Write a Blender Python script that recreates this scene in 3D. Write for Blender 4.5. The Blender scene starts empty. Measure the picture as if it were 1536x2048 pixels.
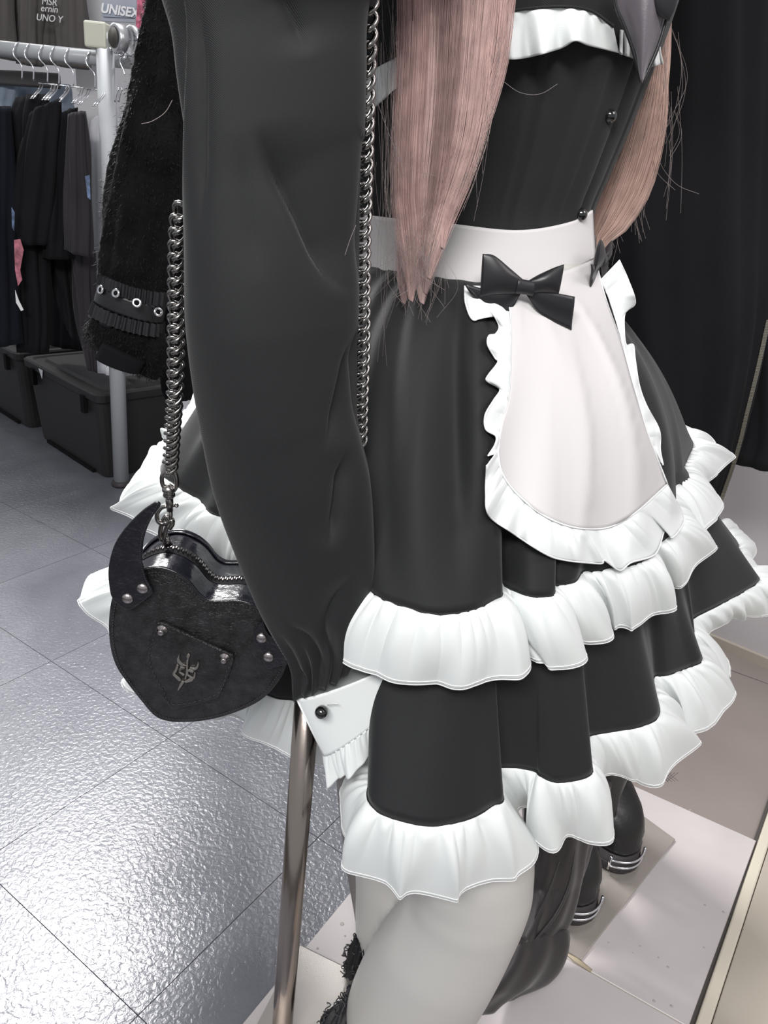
import bpy, math, random
import numpy as np
from mathutils import Vector
from mathutils.bvhtree import BVHTree
random.seed(7); rng = np.random.default_rng(7)
D2R = math.radians
# ------------------------------------------------------------------ camera
F = 1500.; CX, CY = 768., 1024.
PITCH, ROLL, CAMH = D2R(24.1), D2R(6.1), 1.12
FW = np.array([0, math.cos(PITCH), -math.sin(PITCH)])
_r0 = np.array([1., 0, 0]); _d0 = np.cross(FW, _r0)
CXA = math.cos(ROLL)*_r0 - math.sin(ROLL)*_d0      # picture right
CYA = math.sin(ROLL)*_r0 + math.cos(ROLL)*_d0      # picture down
CO = np.array([0, 0, CAMH])
cam = bpy.data.cameras.new('camera'); camo = bpy.data.objects.new('camera', cam)
bpy.context.scene.collection.objects.link(camo)
from mathutils import Matrix
m = Matrix([[CXA[i], -CYA[i], -FW[i], CO[i]] for i in range(3)] + [[0, 0, 0, 1]])
camo.matrix_world = m
cam.sensor_fit = 'VERTICAL'; cam.sensor_height = 24.; cam.lens = F/2048*24.
cam.clip_start = .02
bpy.context.scene.camera = camo
# ------------------------------------------------------------------ light
sc = bpy.context.scene
sc.view_settings.view_transform = 'Standard'; sc.view_settings.look = 'None'
sc.view_settings.gamma = 1; sc.view_settings.use_curve_mapping = False
sc.view_settings.exposure = 0.38
w = bpy.data.worlds.new('world'); sc.world = w; w.use_nodes = True
w.node_tree.nodes['Background'].inputs[0].default_value = (.93, .96, 1, 1)
w.node_tree.nodes['Background'].inputs[1].default_value = .38
def area(name, loc, target, sx, sy, power, col=(1, 1, 1)):
    l = bpy.data.lights.new(name, 'AREA'); l.shape = 'RECTANGLE'; l.size = sx; l.size_y = sy
    l.energy = power; l.color = col
    o = bpy.data.objects.new(name, l); sc.collection.objects.link(o)
    o.location = loc
    o.rotation_euler = (Vector(target)-Vector(loc)).to_track_quat('-Z', 'Y').to_euler()
    return o
area('ceiling_lamp', (-.35, -1.15, 2.45), (.2, .7, .8), 1.3, .5, 56, (1, .99, .98))
lf = area('ceiling_lamp', (-1.2, 2.5, 2.7), (-.3, .6, 0), 1.15, .5, 30, (1, .99, .99)); lf.data.spread = D2R(75)
area('ceiling_lamp', (-2.5, 4.3, 2.7), (-1.4, 2.6, 0), .5, 1.0, 11, (1, .98, .96))
area('ceiling_lamp', (1.6, .2, 2.5), (.4, .9, .6), .8, .8, 12, (1, .93, .92))
# ------------------------------------------------------------------ helpers
def ray(px, py): return FW + (px-CX)/F*CXA + (py-CY)/F*CYA
def W(px, py, Y):                                  # point of that sight line at world depth Y
    r = ray(px, py); return CO + r*(Y/r[1])
def Z(px, py, z):                                  # point of that sight line at height z
    r = ray(px, py); return CO + r*((z-CAMH)/r[2])
def proj(p):
    v = np.asarray(p)-CO; d = v@FW
    return np.array([CX+F*(v@CXA)/d, CY+F*(v@CYA)/d, d])
def unit(v):
    v = np.asarray(v, float); return v/max(np.linalg.norm(v), 1e-9)
def cr(pts, n, closed=False, arc=True):            # Catmull-Rom resample, any dimension
    P = np.array(pts, float)
    if len(P) == 2: t = np.linspace(0, 1, n)[:, None]; return P[0]*(1-t)+P[1]*t
    if closed: Q = np.vstack([P[-1], P, P[0], P[1]])
    else: Q = np.vstack([2*P[0]-P[1], P, 2*P[-1]-P[-2]])
    out = []
    k = 14
    for i in range(1, len(Q)-2):
        p0, p1, p2, p3 = Q[i-1:i+3]
        t = np.linspace(0, 1, k, endpoint=False)[:, None]
        out.append(.5*((2*p1)+(-p0+p2)*t+(2*p0-5*p1+4*p2-p3)*t**2+(-p0+3*p1-3*p2+p3)*t**3))
    out.append(Q[-2][None]); out = np.vstack(out)
    if arc: d = np.r_[0, np.cumsum(np.linalg.norm(np.diff(out, axis=0), axis=1))]
    else: d = np.arange(len(out), dtype=float)
    s = np.linspace(0, d[-1], n+1 if closed else n)
    if closed: s = s[:-1]
    return np.stack([np.interp(s, d, out[:, j]) for j in range(P.shape[1])], 1)
def wloc(o):
    v = Vector((0, 0, 0))
    while o: v = v+Vector(o.location); o = o.parent
    return np.array(v)
def mk(name, V, Fc, mat, parent=None, smooth=True, kind=None, label=None):
    V = np.asarray(V, float)
    off = wloc(parent) if parent else np.zeros(3)
    me = bpy.data.meshes.new(name)
    me.from_pydata([tuple(v) for v in (V-off)], [], [tuple(map(int, f)) for f in Fc]); me.update()
    if smooth: me.polygons.foreach_set('use_smooth', [True]*len(me.polygons))
    if mat: me.materials.append(mat)
    o = bpy.data.objects.new(name, me); sc.collection.objects.link(o)
    if parent: o.parent = parent
    if kind: o['kind'] = kind
    if label: o['label'] = label
    return o
def tag(o, label, cat, group=None):
    o['label'] = label; o['category'] = cat
    if group: o['group'] = group
    return o
def empty(name, loc, label=None, cat=None, group=None):
    o = bpy.data.objects.new(name, None); sc.collection.objects.link(o)
    o.location = tuple(loc); o.empty_display_size = .05
    if label: tag(o, label, cat, group)
    return o
def gridf(nr, nc, closed=False, base=0):
    f = []
    for i in range(nr-1):
        for j in range(nc if closed else nc-1):
            a = i*nc+j; b = i*nc+(j+1) % nc
            f.append((base+a, base+b, base+b+nc, base+a+nc))
    return f
def solid(o, t, off=0):
    md = o.modifiers.new('Solidify', 'SOLIDIFY'); md.thickness = t; md.offset = off; return o
def bevel(o, wdt, seg=2):
    md = o.modifiers.new('Bevel', 'BEVEL'); md.width = wdt; md.segments = seg; md.limit_method = 'ANGLE'; return o
def tube(pts, rad, n=8, closed=False, caps=True, flat=1.0):
    P = np.array(pts, float); N = len(P)
    rad = np.broadcast_to(np.asarray(rad, float), (N,))
    if closed: T = np.roll(P, -1, 0)-np.roll(P, 1, 0)
    else: T = np.gradient(P, axis=0)
    T /= np.maximum(np.linalg.norm(T, axis=1), 1e-9)[:, None]
    ref = np.array([0, 0, 1.]) if abs(T[0][2]) < .9 else np.array([0, 1., 0])
    nn = unit(np.cross(T[0], ref)); V = []
    for i in range(N):
        nn = unit(nn-T[i]*(nn@T[i])); b = np.cross(T[i], nn)
        for k in range(n):
            a = 2*math.pi*k/n
            V.append(P[i]+rad[i]*(math.cos(a)*nn+math.sin(a)*b*flat))
    f = gridf(N, n, True)
    if closed:
        f += [((N-1)*n+k, (N-1)*n+(k+1) % n, (k+1) % n, k) for k in range(n)]
    elif caps: f += [tuple(range(n))[::-1], tuple(range((N-1)*n, N*n))]
    return np.array(V), f
def join(*parts):
    V = []; Fc = []; b = 0
    for v, f in parts:
        V.append(np.asarray(v)); Fc += [tuple(i+b for i in q) for q in f]; b += len(v)
    return np.vstack(V), Fc
def boxg(c, ax, ay, az):                           # centre and three half-vectors
    c, ax, ay, az = map(lambda q: np.asarray(q, float), (c, ax, ay, az))
    V = [c+sx*ax+sy*ay+sz*az for sz in (-1, 1) for sy in (-1, 1) for sx in (-1, 1)]
    f = [(0, 2, 3, 1), (4, 5, 7, 6), (0, 1, 5, 4), (2, 6, 7, 3), (0, 4, 6, 2), (1, 3, 7, 5)]
    return np.array(V), f
def prism(P, vec):
    P = np.asarray(P, float); n = len(P); V = np.vstack([P, P+np.asarray(vec)])
    return V, [tuple(range(n))[::-1], tuple(range(n, 2*n))]+[(i, (i+1) % n, n+(i+1) % n, n+i) for i in range(n)]
def lathe(c, axis, prof, n=20):                    # prof: (radius, height)
    axis = unit(axis); u = unit(np.cross(axis, [0, 0, 1.] if abs(axis[2]) < .9 else [1., 0, 0])); v = np.cross(axis, u)
    V = []
    for r, h in prof:
        for k in range(n):
            a = 2*math.pi*k/n; V.append(np.asarray(c)+axis*h+r*(math.cos(a)*u+math.sin(a)*v))
    f = gridf(len(prof), n, True); f += [tuple(range(n))[::-1], tuple(range((len(prof)-1)*n, len(prof)*n))]
    return np.array(V), f
def vnoise(x, seed=0):                             # smooth 1-D noise in -1..1
    x = np.asarray(x, float)
    r = np.random.default_rng(seed).uniform(-1, 1, 4096)
    i = np.floor(x).astype(int); f = x-i; f = f*f*(3-2*f)
    return r[i % 4096]*(1-f)+r[(i+1) % 4096]*f
def loftg(L, R, Y, aspect=.6, nr=40, nc=40, disp=None, caps=True, YR=None):
    n = nr; l = cr(L, n); r = cr(R, n)
    Yv = np.interp(np.linspace(0, 1, n), np.linspace(0, 1, len(np.atleast_1d(Y))), np.atleast_1d(Y)) if np.size(Y) > 1 else np.full(n, float(np.squeeze(Y)))
    av = np.interp(np.linspace(0, 1, n), np.linspace(0, 1, len(np.atleast_1d(aspect))), np.atleast_1d(aspect)) if np.size(aspect) > 1 else np.full(n, float(np.squeeze(aspect)))
    C = []; Hh = []
    for i in range(n):
        pl, pr = W(*l[i], Yv[i]), W(*r[i], Yv[i] if YR is None else np.interp(i/(n-1), np.linspace(0, 1, len(YR)), YR)); C.append((pl+pr)/2); Hh.append((pr-pl)/2)
    C = np.array(C); Hh = np.array(Hh); T = np.gradient(C, axis=0); V = []
    for i in range(n):
        h = Hh[i]; hl = np.linalg.norm(h); hu = unit(h); tt = unit(T[i]-hu*(T[i]@hu)); t = np.cross(hu, tt)
        if t[1] < 0: t = -t                         # away from the camera
        for k in range(nc):
            a = 2*math.pi*k/nc
            q = C[i]+h*math.cos(a)-t*hl*av[i]*math.sin(a)      # sin>0 faces the camera
            if disp is not None: q = q+unit(h*math.cos(a)-t*hl*math.sin(a))*disp(a, i/(n-1))
            V.append(q)
    f = gridf(n, nc, True)
    if caps: f += [tuple(range(nc))[::-1], tuple(range((n-1)*nc, n*nc))]
    return np.array(V), f
def loft(name, L, R, Y, mat, parent=None, label=None, **k):
    V, f = loftg(L, R, Y, **k); return mk(name, V, f, mat, parent, label=label)
# ------------------------------------------------------------------ materials
def mat(name, col, rough=.5, metal=0., sheen=0., spec=.5, bump=None, bscale=400., bstr=.2, var=0., vscale=6., coat=0., aniso=0., trans=0., kind='noise'):
    M = bpy.data.materials.new(name); M.use_nodes = True; nt = M.node_tree; b = nt.nodes['Principled BSDF']
    b.inputs['Base Color'].default_value = (*col, 1); b.inputs['Roughness'].default_value = rough
    b.inputs['Metallic'].default_value = metal; b.inputs['Sheen Weight'].default_value = sheen
    b.inputs['Sheen Roughness'].default_value = .4
    b.inputs['Specular IOR Level'].default_value = spec; b.inputs['Coat Weight'].default_value = coat
    b.inputs['Coat Roughness'].default_value = .12
    if aniso: b.inputs['Anisotropic'].default_value = aniso
    tc = nt.nodes.new('ShaderNodeTexCoord')
    if var:
        n = nt.nodes.new('ShaderNodeTexNoise'); n.inputs['Scale'].default_value = vscale; n.inputs['Detail'].default_value = 5
        nt.links.new(tc.outputs['Object'], n.inputs['Vector'])
        r = nt.nodes.new('ShaderNodeMapRange'); r.inputs[1].default_value = .3; r.inputs[2].default_value = .7
        r.inputs[3].default_value = 1-var; r.inputs[4].default_value = 1+var
        nt.links.new(n.outputs[0], r.inputs[0])
        mx = nt.nodes.new('ShaderNodeVectorMath'); mx.operation = 'SCALE'; mx.inputs[0].default_value = col
        nt.links.new(r.outputs[0], mx.inputs['Scale']); nt.links.new(mx.outputs[0], b.inputs['Base Color'])
    if bump:
        if bump == 'twill':
            n = nt.nodes.new('ShaderNodeTexWave'); n.wave_type = 'BANDS'; n.bands_direction = 'DIAGONAL'
            n.inputs['Scale'].default_value = bscale; n.inputs['Distortion'].default_value = .6
            n.inputs['Detail'].default_value = 1
        elif bump == 'crackle':
            n = nt.nodes.new('ShaderNodeTexVoronoi'); n.feature = 'DISTANCE_TO_EDGE'; n.inputs['Scale'].default_value = bscale
            dn = nt.nodes.new('ShaderNodeTexNoise'); dn.inputs['Scale'].default_value = bscale*.6; dn.inputs['Detail'].default_value = 4
            nt.links.new(tc.outputs['Object'], dn.inputs['Vector'])
            ad = nt.nodes.new('ShaderNodeVectorMath'); ad.operation = 'MULTIPLY_ADD'; ad.inputs[1].default_value = (.03,)*3
            nt.links.new(dn.outputs['Color'], ad.inputs[0]); nt.links.new(tc.outputs['Object'], ad.inputs[2])
            nt.links.new(ad.outputs[0], n.inputs['Vector'])
        else:
            n = nt.nodes.new('ShaderNodeTexNoise'); n.inputs['Scale'].default_value = bscale; n.inputs['Detail'].default_value = 4
        if bump != 'crackle': nt.links.new(tc.outputs['Object'], n.inputs['Vector'])
        bp = nt.nodes.new('ShaderNodeBump'); bp.inputs['Strength'].default_value = bstr; bp.inputs['Distance'].default_value = .002
        nt.links.new(n.outputs[0], bp.inputs['Height']); nt.links.new(bp.outputs[0], b.inputs['Normal'])
    return M
M_TWILL = mat('black_twill', (.0100, .0105, .0113), .7, sheen=.11, bump='twill', bscale=520, bstr=.22, spec=.35)
M_BLACKC = mat('black_cotton', (.006, .006, .0075), .85, sheen=.02, bump='noise', bscale=500, bstr=.2, spec=.2, var=.2)
M_KNIT = mat('black_rib_knit', (.005, .005, .006), .9, bump='noise', bscale=300, bstr=.4, spec=.15)
M_NAVY = mat('navy_cotton', (.006, .007, .012), .85, sheen=.03, bump='noise', bscale=500, bstr=.2, spec=.2)
M_GREYT = mat('washed_grey_cotton', (.030, .027, .030), .85, sheen=.1, bump='noise', bscale=500, bstr=.2, spec=.2, var=.15)
M_TAUPE = mat('taupe_cotton', (.095, .086, .082), .85, sheen=.1, bump='noise', bscale=400, bstr=.2, var=.12)
M_WTEE = mat('white_cotton', (.78, .78, .82), .8, bump='noise', bscale=400, bstr=.1)
M_WHITE = mat('white_fabric', (.72, .745, .735), .5, sheen=.12, bump='twill', bscale=700, bstr=.07, spec=.35)
M_APRON = mat('white_apron_fabric', (.565, .545, .54), .5, sheen=.1, bump='twill', bscale=700, bstr=.06, spec=.3)
M_WEDGE = mat('white_overlock_thread', (.82, .82, .82), .6, bump='noise', bscale=1500, bstr=.4)
M_SATIN = mat('black_satin', (.012, .011, .013), .36, sheen=.1, bump='twill', bscale=900, bstr=.06)
M_TIE = mat('grey_satin', (.10, .088, .10), .42, sheen=.25, bump='noise', bscale=500, bstr=.08)
M_LEATH = mat('crackled_black_leather', (.0085, .0082, .0090), .38, bump='crackle', bscale=150, bstr=.55, coat=.15, var=.85, vscale=70)
M_HORN = mat('glossy_crackled_leather', (.005, .005, .008), .26, bump='crackle', bscale=110, bstr=.45, coat=.5)
M_PATENT = mat('shiny_black_leather', (.005, .005, .009), .2, bump='noise', bscale=90, bstr=.5, coat=.35)
M_THREAD = mat('dark_grey_thread', (.022, .022, .025), .6)
M_GUN = mat('gunmetal', (.30, .28, .27), .24, metal=1)
M_CHAIN = mat('chain_gunmetal', (.24, .23, .22), .2, metal=1)
M_RIVET = mat('antique_silver_rivet', (.42, .38, .38), .28, metal=1)
M_EMBL = mat('antique_silver_emblem', (.45, .42, .38), .33, metal=1)
M_CHROME = mat('chrome', (.75, .75, .78), .12, metal=1)
M_POLE = mat('stand_steel', (.36, .31, .28), .18, metal=1, bump='noise', bscale=60, bstr=.05)
M_PIPE = mat('grey_powder_coat', (.40, .415, .43), .38, spec=.6)
M_CAP = mat('ivory_cap', (.55, .55, .46), .5)
M_CAST = mat('cast_aluminium', (.52, .52, .54), .32, metal=.8, bump='noise', bscale=120, bstr=.2)
M_RUBBER = mat('dark_rubber', (.03, .025, .028), .6)
M_BIN = mat('black_plastic', (.014, .0135, .0145), .55, bump='noise', bscale=600, bstr=.3)
M_PAPER = mat('white_paper', (.8, .8, .85), .6)
M_BEAD = mat('glossy_black_bead', (.004, .004, .004), .05, coat=1)
M_SKIN = mat('mannequin_grey_white', (.47, .455, .435), .42)
M_FUR = mat('black_faux_fur', (.005, .005, .0055), .95, sheen=.05, bump='noise', bscale=260, bstr=.9, spec=.1, var=.6, vscale=18)
M_BPVC = mat('black_coated_band', (.007, .007, .009), .42, bump='noise', bscale=200, bstr=.2)
M_FLEATH = mat('faux_leather_trousers', (.022, .019, .020), .4, sheen=.1, bump='noise', bscale=160, bstr=.08)
M_BOOT = mat('black_boot_leather', (.010, .010, .010), .38, bump='noise', bscale=150, bstr=.2)
M_PLATE = mat('brushed_steel_plate', (.42, .395, .37), .34, metal=.75, bump='noise', bscale=900, bstr=.25, aniso=.6)
M_PLATE2 = mat('taupe_steel_plate', (.34, .31, .28), .26, metal=.4)
M_MARBLE = mat('white_marble', (.43, .395, .395), .28, var=.06, vscale=7, spec=.5)
M_TAUPEF = mat('taupe_floor_tile', (.20, .172, .157), .3, var=.06, vscale=4)
M_WALL = mat('white_wall', (.60, .59, .61), .7, var=.02, vscale=3)
M_WALLR = mat('lilac_wall', (.40, .375, .385), .6, var=.03, vscale=3)
M_CREAM = mat('cream_trim', (.33, .295, .25), .45, var=.04, vscale=8)
M_DARKG = mat('dark_gap', (.05, .045, .04), .6)
M_LACE = mat('black_lace', (.006, .006, .008), .6, bump='noise', bscale=500, bstr=.4)
M_DENIM = mat('light_denim', (.22, .27, .34), .8, var=.25, vscale=20)
M_BROWN = mat('dark_hanger_plastic', (.04, .036, .038), .45)
M_PINKP = mat('pink_print', (.42, .14, .18), .7, var=.5, vscale=60)
M_BLUEP = mat('blue_print', (.10, .14, .24), .7, var=.6, vscale=60)
M_WPRINT = mat('white_print', (.75, .75, .75), .7)
M_HAIR = mat('dusty_pink_hair', (.46, .265, .25), .36, sheen=.1, var=.28, vscale=60)
M_HAIR2 = mat('beige_pink_hair', (.36, .235, .20), .38, sheen=.1, var=.25, vscale=60)
M_STRAY = mat('stray_hair', (.26, .22, .21), .4)
# vinyl floor: worn blue-grey with embossed relief
def floor_mat():
    M = mat('grey_vinyl', (.135, .137, .15), .28, spec=.5); nt = M.node_tree; b = nt.nodes['Principled BSDF']
    tc = nt.nodes.new('ShaderNodeTexCoord')
    n1 = nt.nodes.new('ShaderNodeTexNoise'); n1.inputs['Scale'].default_value = 2.2; n1.inputs['Detail'].default_value = 7; n1.inputs['Distortion'].default_value = 1.5
    nt.links.new(tc.outputs['Object'], n1.inputs['Vector'])
    ra = nt.nodes.new('ShaderNodeValToRGB'); ra.color_ramp.elements[0].position = .3; ra.color_ramp.elements[1].position = .72
    ra.color_ramp.elements[0].color = (.098, .101, .118, 1); ra.color_ramp.elements[1].color = (.155, .158, .178, 1)
    nt.links.new(n1.outputs[0], ra.inputs[0]); nt.links.new(ra.outputs[0], b.inputs['Base Color'])
    n2 = nt.nodes.new('ShaderNodeTexNoise'); n2.inputs['Scale'].default_value = 120; n2.inputs['Detail'].default_value = 2.5; n2.inputs['Distortion'].default_value = .6
    nt.links.new(tc.outputs['Object'], n2.inputs['Vector'])
    bp = nt.nodes.new('ShaderNodeBump'); bp.inputs['Strength'].default_value = .6; bp.inputs['Distance'].default_value = .0022
    nt.links.new(n2.outputs[0], bp.inputs['Height']); nt.links.new(bp.outputs[0], b.inputs['Normal'])
    return M
M_FLOOR = floor_mat()
# ------------------------------------------------------------------ setting
def struct(o): o['kind'] = 'structure'; return o
fl = struct(mk('floor', *boxg((0, 2.5, -.03), (5, 0, 0), (0, 4.5, 0), (0, 0, .025)), M_DARKG, smooth=False))
e1 = unit([-.847, .529, 0]); e2 = np.array([-e1[1], e1[0], 0]); e2 = -e2 if e2[1] > 0 else e2
N1 = Z(336, 1477, 0); TS = .405
tile_me = None
for i in range(-4, 14):
    for j in range(-9, 4):
        c = N1+e1*TS*(i+.5)+e2*TS*(j+.5)
        q = proj(c)
        if q[2] < .1 or c[1] > 5.5: continue
        if c[1] > .2 and (q[0] < -1100 or c[0] > .5): continue
        if c[1] <= .2 and abs(c[0]) > 1: continue
        if tile_me is None:
            V, f = boxg((0, 0, -.0025), e1*(TS/2-.0007), e2*(TS/2-.0007), (0, 0, .0025))
            o = mk('floor_tile', V+c, f, M_FLOOR, fl, smooth=False)
            me = o.data
            me.transform(Matrix.Translation(Vector(-c+wloc(fl)))); o.location = Vector(c)-Vector(wloc(fl)); tile_me = me
            bevel(o, .0008, 1)
        else:
            o = bpy.data.objects.new('floor_tile', tile_me); sc.collection.objects.link(o); o.parent = fl; o.location = tuple(c)
# right-hand area: taupe tiles
g1 = unit([.878, -.48, 0]); g2 = unit([.527, .85, 0])
SC = Z(1510, 1690, 0)                                # right corner of the marble slab
SB = Z(980, 1451, 0)
uS = unit(SB-SC); vS = unit(Z(1380, 2048, 0)-SC)
rf = struct(mk('floor_right', *boxg((2.0, 1.9, -.0125), (1.6, 0, 0), (0, 1.9, 0), (0, 0, .0055)), M_DARKG, smooth=False))
def quadtile(name, a, b, c, d, z0, z1, mt, par, bev=.001):
    P = [np.array([q[0], q[1], z0]) for q in (a, b, c, d)]
    o = mk(name, *prism(P, (0, 0, z1-z0)), mt, par, smooth=False); bevel(o, bev, 1); return o
# taupe tiles cover the ground right of the slab line
for i in range(0, 5):
    for j in range(-1, 4):
        a = SC+(-uS)*(-.62*i)+(-vS)*(.62*j)
        a = SC+uS*(.62*(i-2))+(-vS)*(.62*j)+vS*.0
        p = [a, a+uS*.616, a+uS*.616-vS*.616, a-vS*.616]
        if j < 0: continue
        if a[0] < .2: continue
        quadtile('floor_tile', *p, -.007, .0015, M_TAUPEF, rf)
# marble slab platform, tiles as parts
pl = empty('display_platform', SC*.5+Z(534, 1996, 0)*.5, 'low white marble-tiled platform under the mannequins', 'platform')
SLW = np.linalg.norm(SB-SC)
vL = unit(Z(534, 1996, 0)-SB)
gp = Z(1202, 1938, .012); tg = (gp-SC)@vS
rows_ = [0, tg, tg+.45]
def slab(u, w_):                                     # u 0..1 from right corner to rear corner, w_ metres toward the viewer
    return SC*(1-u)+SB*u+(vS*(1-u)+vL*u)*w_
def stile(u0, u1, w0, w1):
    P = [slab(u0, w0), slab(u1, w0), slab(u1, w1), slab(u0, w1)]; c = sum(P)/4
    P = [p+unit(c-p)*.0012 for p in P]
    quadtile('marble_tile', *P, 0.0016, .012, M_MARBLE, pl)
stile(0, 1, rows_[0], rows_[1]); stile(0, .5, rows_[1], rows_[2]); stile(.5, 1, rows_[1], rows_[2])
P = [slab(0, 0), slab(1, 0), slab(1, rows_[2]), slab(0, rows_[2])]; c = sum(P)/4
quadtile('grout_bed', *[p+unit(c-p)*.004 for p in P], 0.0012, .0105, M_CREAM, pl)
# chips and scuffs on the marble
dots = []
for (px, py, r) in [(1410, 1810, .0022), (1447, 1824, .0025), (1336, 1934, .0022), (1317, 1915, .0015), (1280, 1892, .0016), (1217, 1885, .0014), (1308, 2002, .0024), (1343, 2012, .0024), (1380, 1620, .002), (635, 1897, .0022), (690, 1872, .002), (684, 1848, .0035), (1265, 1905, .001), (1408, 1895, .0016)]:
    c = Z(px, py, .0121); dots.append(lathe(c, (0, 0, 1), [(r, 0), (r*.8, .0003)], 7))
mk('scuff', *join(*dots), mat('scuff_grey', (.33, .30, .28), .7), pl, kind='stuff')
st = []
for q in [(1136, 1905), (1150, 1922), (1175, 1940)]: st.append(Z(*q, .0122))
mk('filler_strip', *tube([Z(1126, 1900, .0125), Z(1150, 1918, .0125), Z(1183, 1942, .0125)], [.003, .006, .003], 6, flat=.25), mat('old_filler', (.32, .27, .19), .6), pl)
# right edge: dark gap and cream plinth running toward the camera
ed0, ed1 = Z(1524, 1632, 0), Z(1378, 2048, 0)
ud = unit(ed1-ed0); nd = np.array([-ud[1], ud[0], 0]); nd = nd if nd[0] > 0 else -nd
a0 = ed0-ud*1.1; b0 = ed1+ud*.6
struct(mk('trim_1', *prism([a0, b0, b0+nd*.007, a0+nd*.007], (0, 0, .008)), M_DARKG, smooth=False))
t2 = struct(mk('trim_2', *prism([a0+nd*.007, b0+nd*.007, b0+nd*.026, a0+nd*.026], (0, 0, .016)), mat('cream_trim_light', (.50, .46, .38), .35), smooth=False)); bevel(t2, .003)
t3 = struct(mk('trim_3', *prism([a0+nd*.027, b0+nd*.027, b0+nd*.9, a0+nd*.9], (0, 0, .014)), M_CREAM, smooth=False)); bevel(t3, .002)
# right wall with baseboard
wa, wb = Z(1430, 1290, 0), Z(1536, 1335, 0)
uw = unit(wb-wa); nw = np.array([uw[1], -uw[0], 0]); nw = nw if nw[1] > 0 else -nw
A, B = wa-uw*.9, wa+uw*1.6
struct(mk('wall_right', *prism([A, B, B+nw*.08, A+nw*.08], (0, 0, 2.6)), M_WALLR, smooth=False))
struct(mk('baseboard_right', *prism([A-nw*.012, B-nw*.012, B, A], (0, 0, .03)), M_CREAM, smooth=False))
# back wall and left side
struct(mk('wall_back', *boxg((-.6, 5.6, 1.4), (3.8, 0, 0), (0, .05, 0), (0, 0, 1.4)), M_WALL, smooth=False))
# ------------------------------------------------------------------ storage bins
def storage_bin(name, c, u, v, L, Dp, H, label, paper=False):
    t = empty(name, c+u*L/2+v*Dp/2, label, 'storage box', 'black storage boxes under the clothes rail')
    u = np.asarray(u); v = np.asarray(v); zz = np.array([0, 0, 1.])
    def ring(z, ins, r=.03):
        pts = []
        cor = [(ins, ins, 180), (L-ins, ins, 270), (L-ins, Dp-ins, 0), (ins, Dp-ins, 90)]
        for (x, y, a) in cor:
            cx = x+(r if x < L/2 else -r); cy = y+(r if y < Dp/2 else -r)
            for k in range(4):
                an = D2R(a+30*k); pts.append(c+u*(cx+r*math.cos(an))+v*(cy+r*math.sin(an))+zz*z)
        return pts
    rs = [ring(0.0, .035), ring(.004, .03), ring(.02, .028), ring(H-.045, .008), ring(H-.04, 0.004), ring(H-.032, .004)]
    V = np.vstack(rs); n = 16; f = gridf(len(rs), n, True)+[tuple(range(n))[::-1], tuple(range((len(rs)-1)*n, len(rs)*n))]
    mk('bin_body', V, f, M_BIN, t, smooth=False)
    rs = [ring(H-.034, -.004), ring(H-.010, -.006), ring(H-.004, .0), ring(H-.004, .018), ring(H-.010, .026), ring(H-.010, .05), ring(H, .058)]
    V = np.vstack(rs); f = gridf(len(rs), n, True)+[tuple(range(n))[::-1], tuple(range((len(rs)-1)*n, len(rs)*n))]
    mk('lid', V, f, M_BIN, t, smooth=False)
    for s in (.16, .84):
        mk('latch', *boxg(c+u*L*s-v*.004+zz*(H-.06), u*.012, v*.008, zz*.032), M_KNIT, t, smooth=False)
    mk('foot_groove', *boxg(c+u*L*.5+v*.024+zz*.008, u*L*.32, v*.006, zz*.006), M_KNIT, t, smooth=False)
    if paper:
        q = c+u*(L*.68)-v*.0075+zz*(H-.014)
        mk('paper_slip', *prism([q, q+u*.035, q+u*.012-zz*.035], v*-.0015), M_PAPER, t, smooth=False)
    return t
u_b = unit(Z(70, 870, 0)-Z(205, 958, 0)); v_b = np.array([-u_b[1], u_b[0], 0]); v_b = v_b if v_b[1] > 0 else -v_b
bc = Z(205, 962, 0)-v_b*.01-u_b*.02
storage_bin('storage_bin', bc, u_b, v_b, .60, .40, .335, 'black lidded storage box behind the rail post with a white paper corner', True)
storage_bin('storage_bin', bc+u_b*.66, u_b, v_b, .60, .40, .335, 'black lidded storage box cut off by the left edge of the photo')
# ------------------------------------------------------------------ clothes rack
pb = Z(243, 970, 0)
rack = empty('clothes_rack', pb, 'grey pipe clothes rack with clamp fittings behind the fur sleeve', 'clothes rack')
mk('post', *tube([pb+[0, 0, .012], W(209, 66, pb[1])], .0262, 20), M_PIPE, rack)
mk('floor_cap', *lathe(pb, (0, 0, 1), [(.034, 0), (.035, .006), (.031, .018), (.027, .02)], 20), M_RUBBER, rack)
def on(px, py, dY=0): return W(px, py, pb[1]+dY)
ra0, ra1 = on(-60, 91, .05), on(285, 125, .05)
mk('rail', *tube([ra0, ra1], .0205, 18), M_PIPE, rack)
cc = on(197, 72, .0)
o = mk('clamp_cap', *boxg(cc, (.032, 0, 0), (0, .03, 0), (0, 0, .033)), M_CAP, rack, smooth=False); bevel(o, .006)
ax = unit([-.62, -.75, 0])
rc = on(229, 75, -.05)
V, f = join(tube([rc-ax*.05+[0, 0, .042*math.sin(a)*0] for a in (0, 1)], .01, 6),)
rings = []
for off_, rr, ln in ((-.012, .036, .03), (-.055, .040, .016), (-.10, .036, .022)):
    c0 = rc+ax*off_
    rings.append(lathe(c0-ax*ln/2, ax, [(rr-.008, 0), (rr, .002), (rr, ln-.002), (rr-.010, ln), (rr-.012, ln*.4)], 20))
mk('clamp_fitting', *join(*rings), M_CAST, rack)
mk('clamp_bore', *lathe(rc+ax*.0045, ax, [(.0255, 0), (.0255, .0006)], 20), M_DARKG, rack)
for k in range(4):
    q = on(222+k*9, 98+k*6, -.03)
    mk('bolt', *lathe(q, (0, -1, -.2), [(.006, -.02), (.005, .006), (.003, .008)], 8), M_CHROME, rack)
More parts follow.
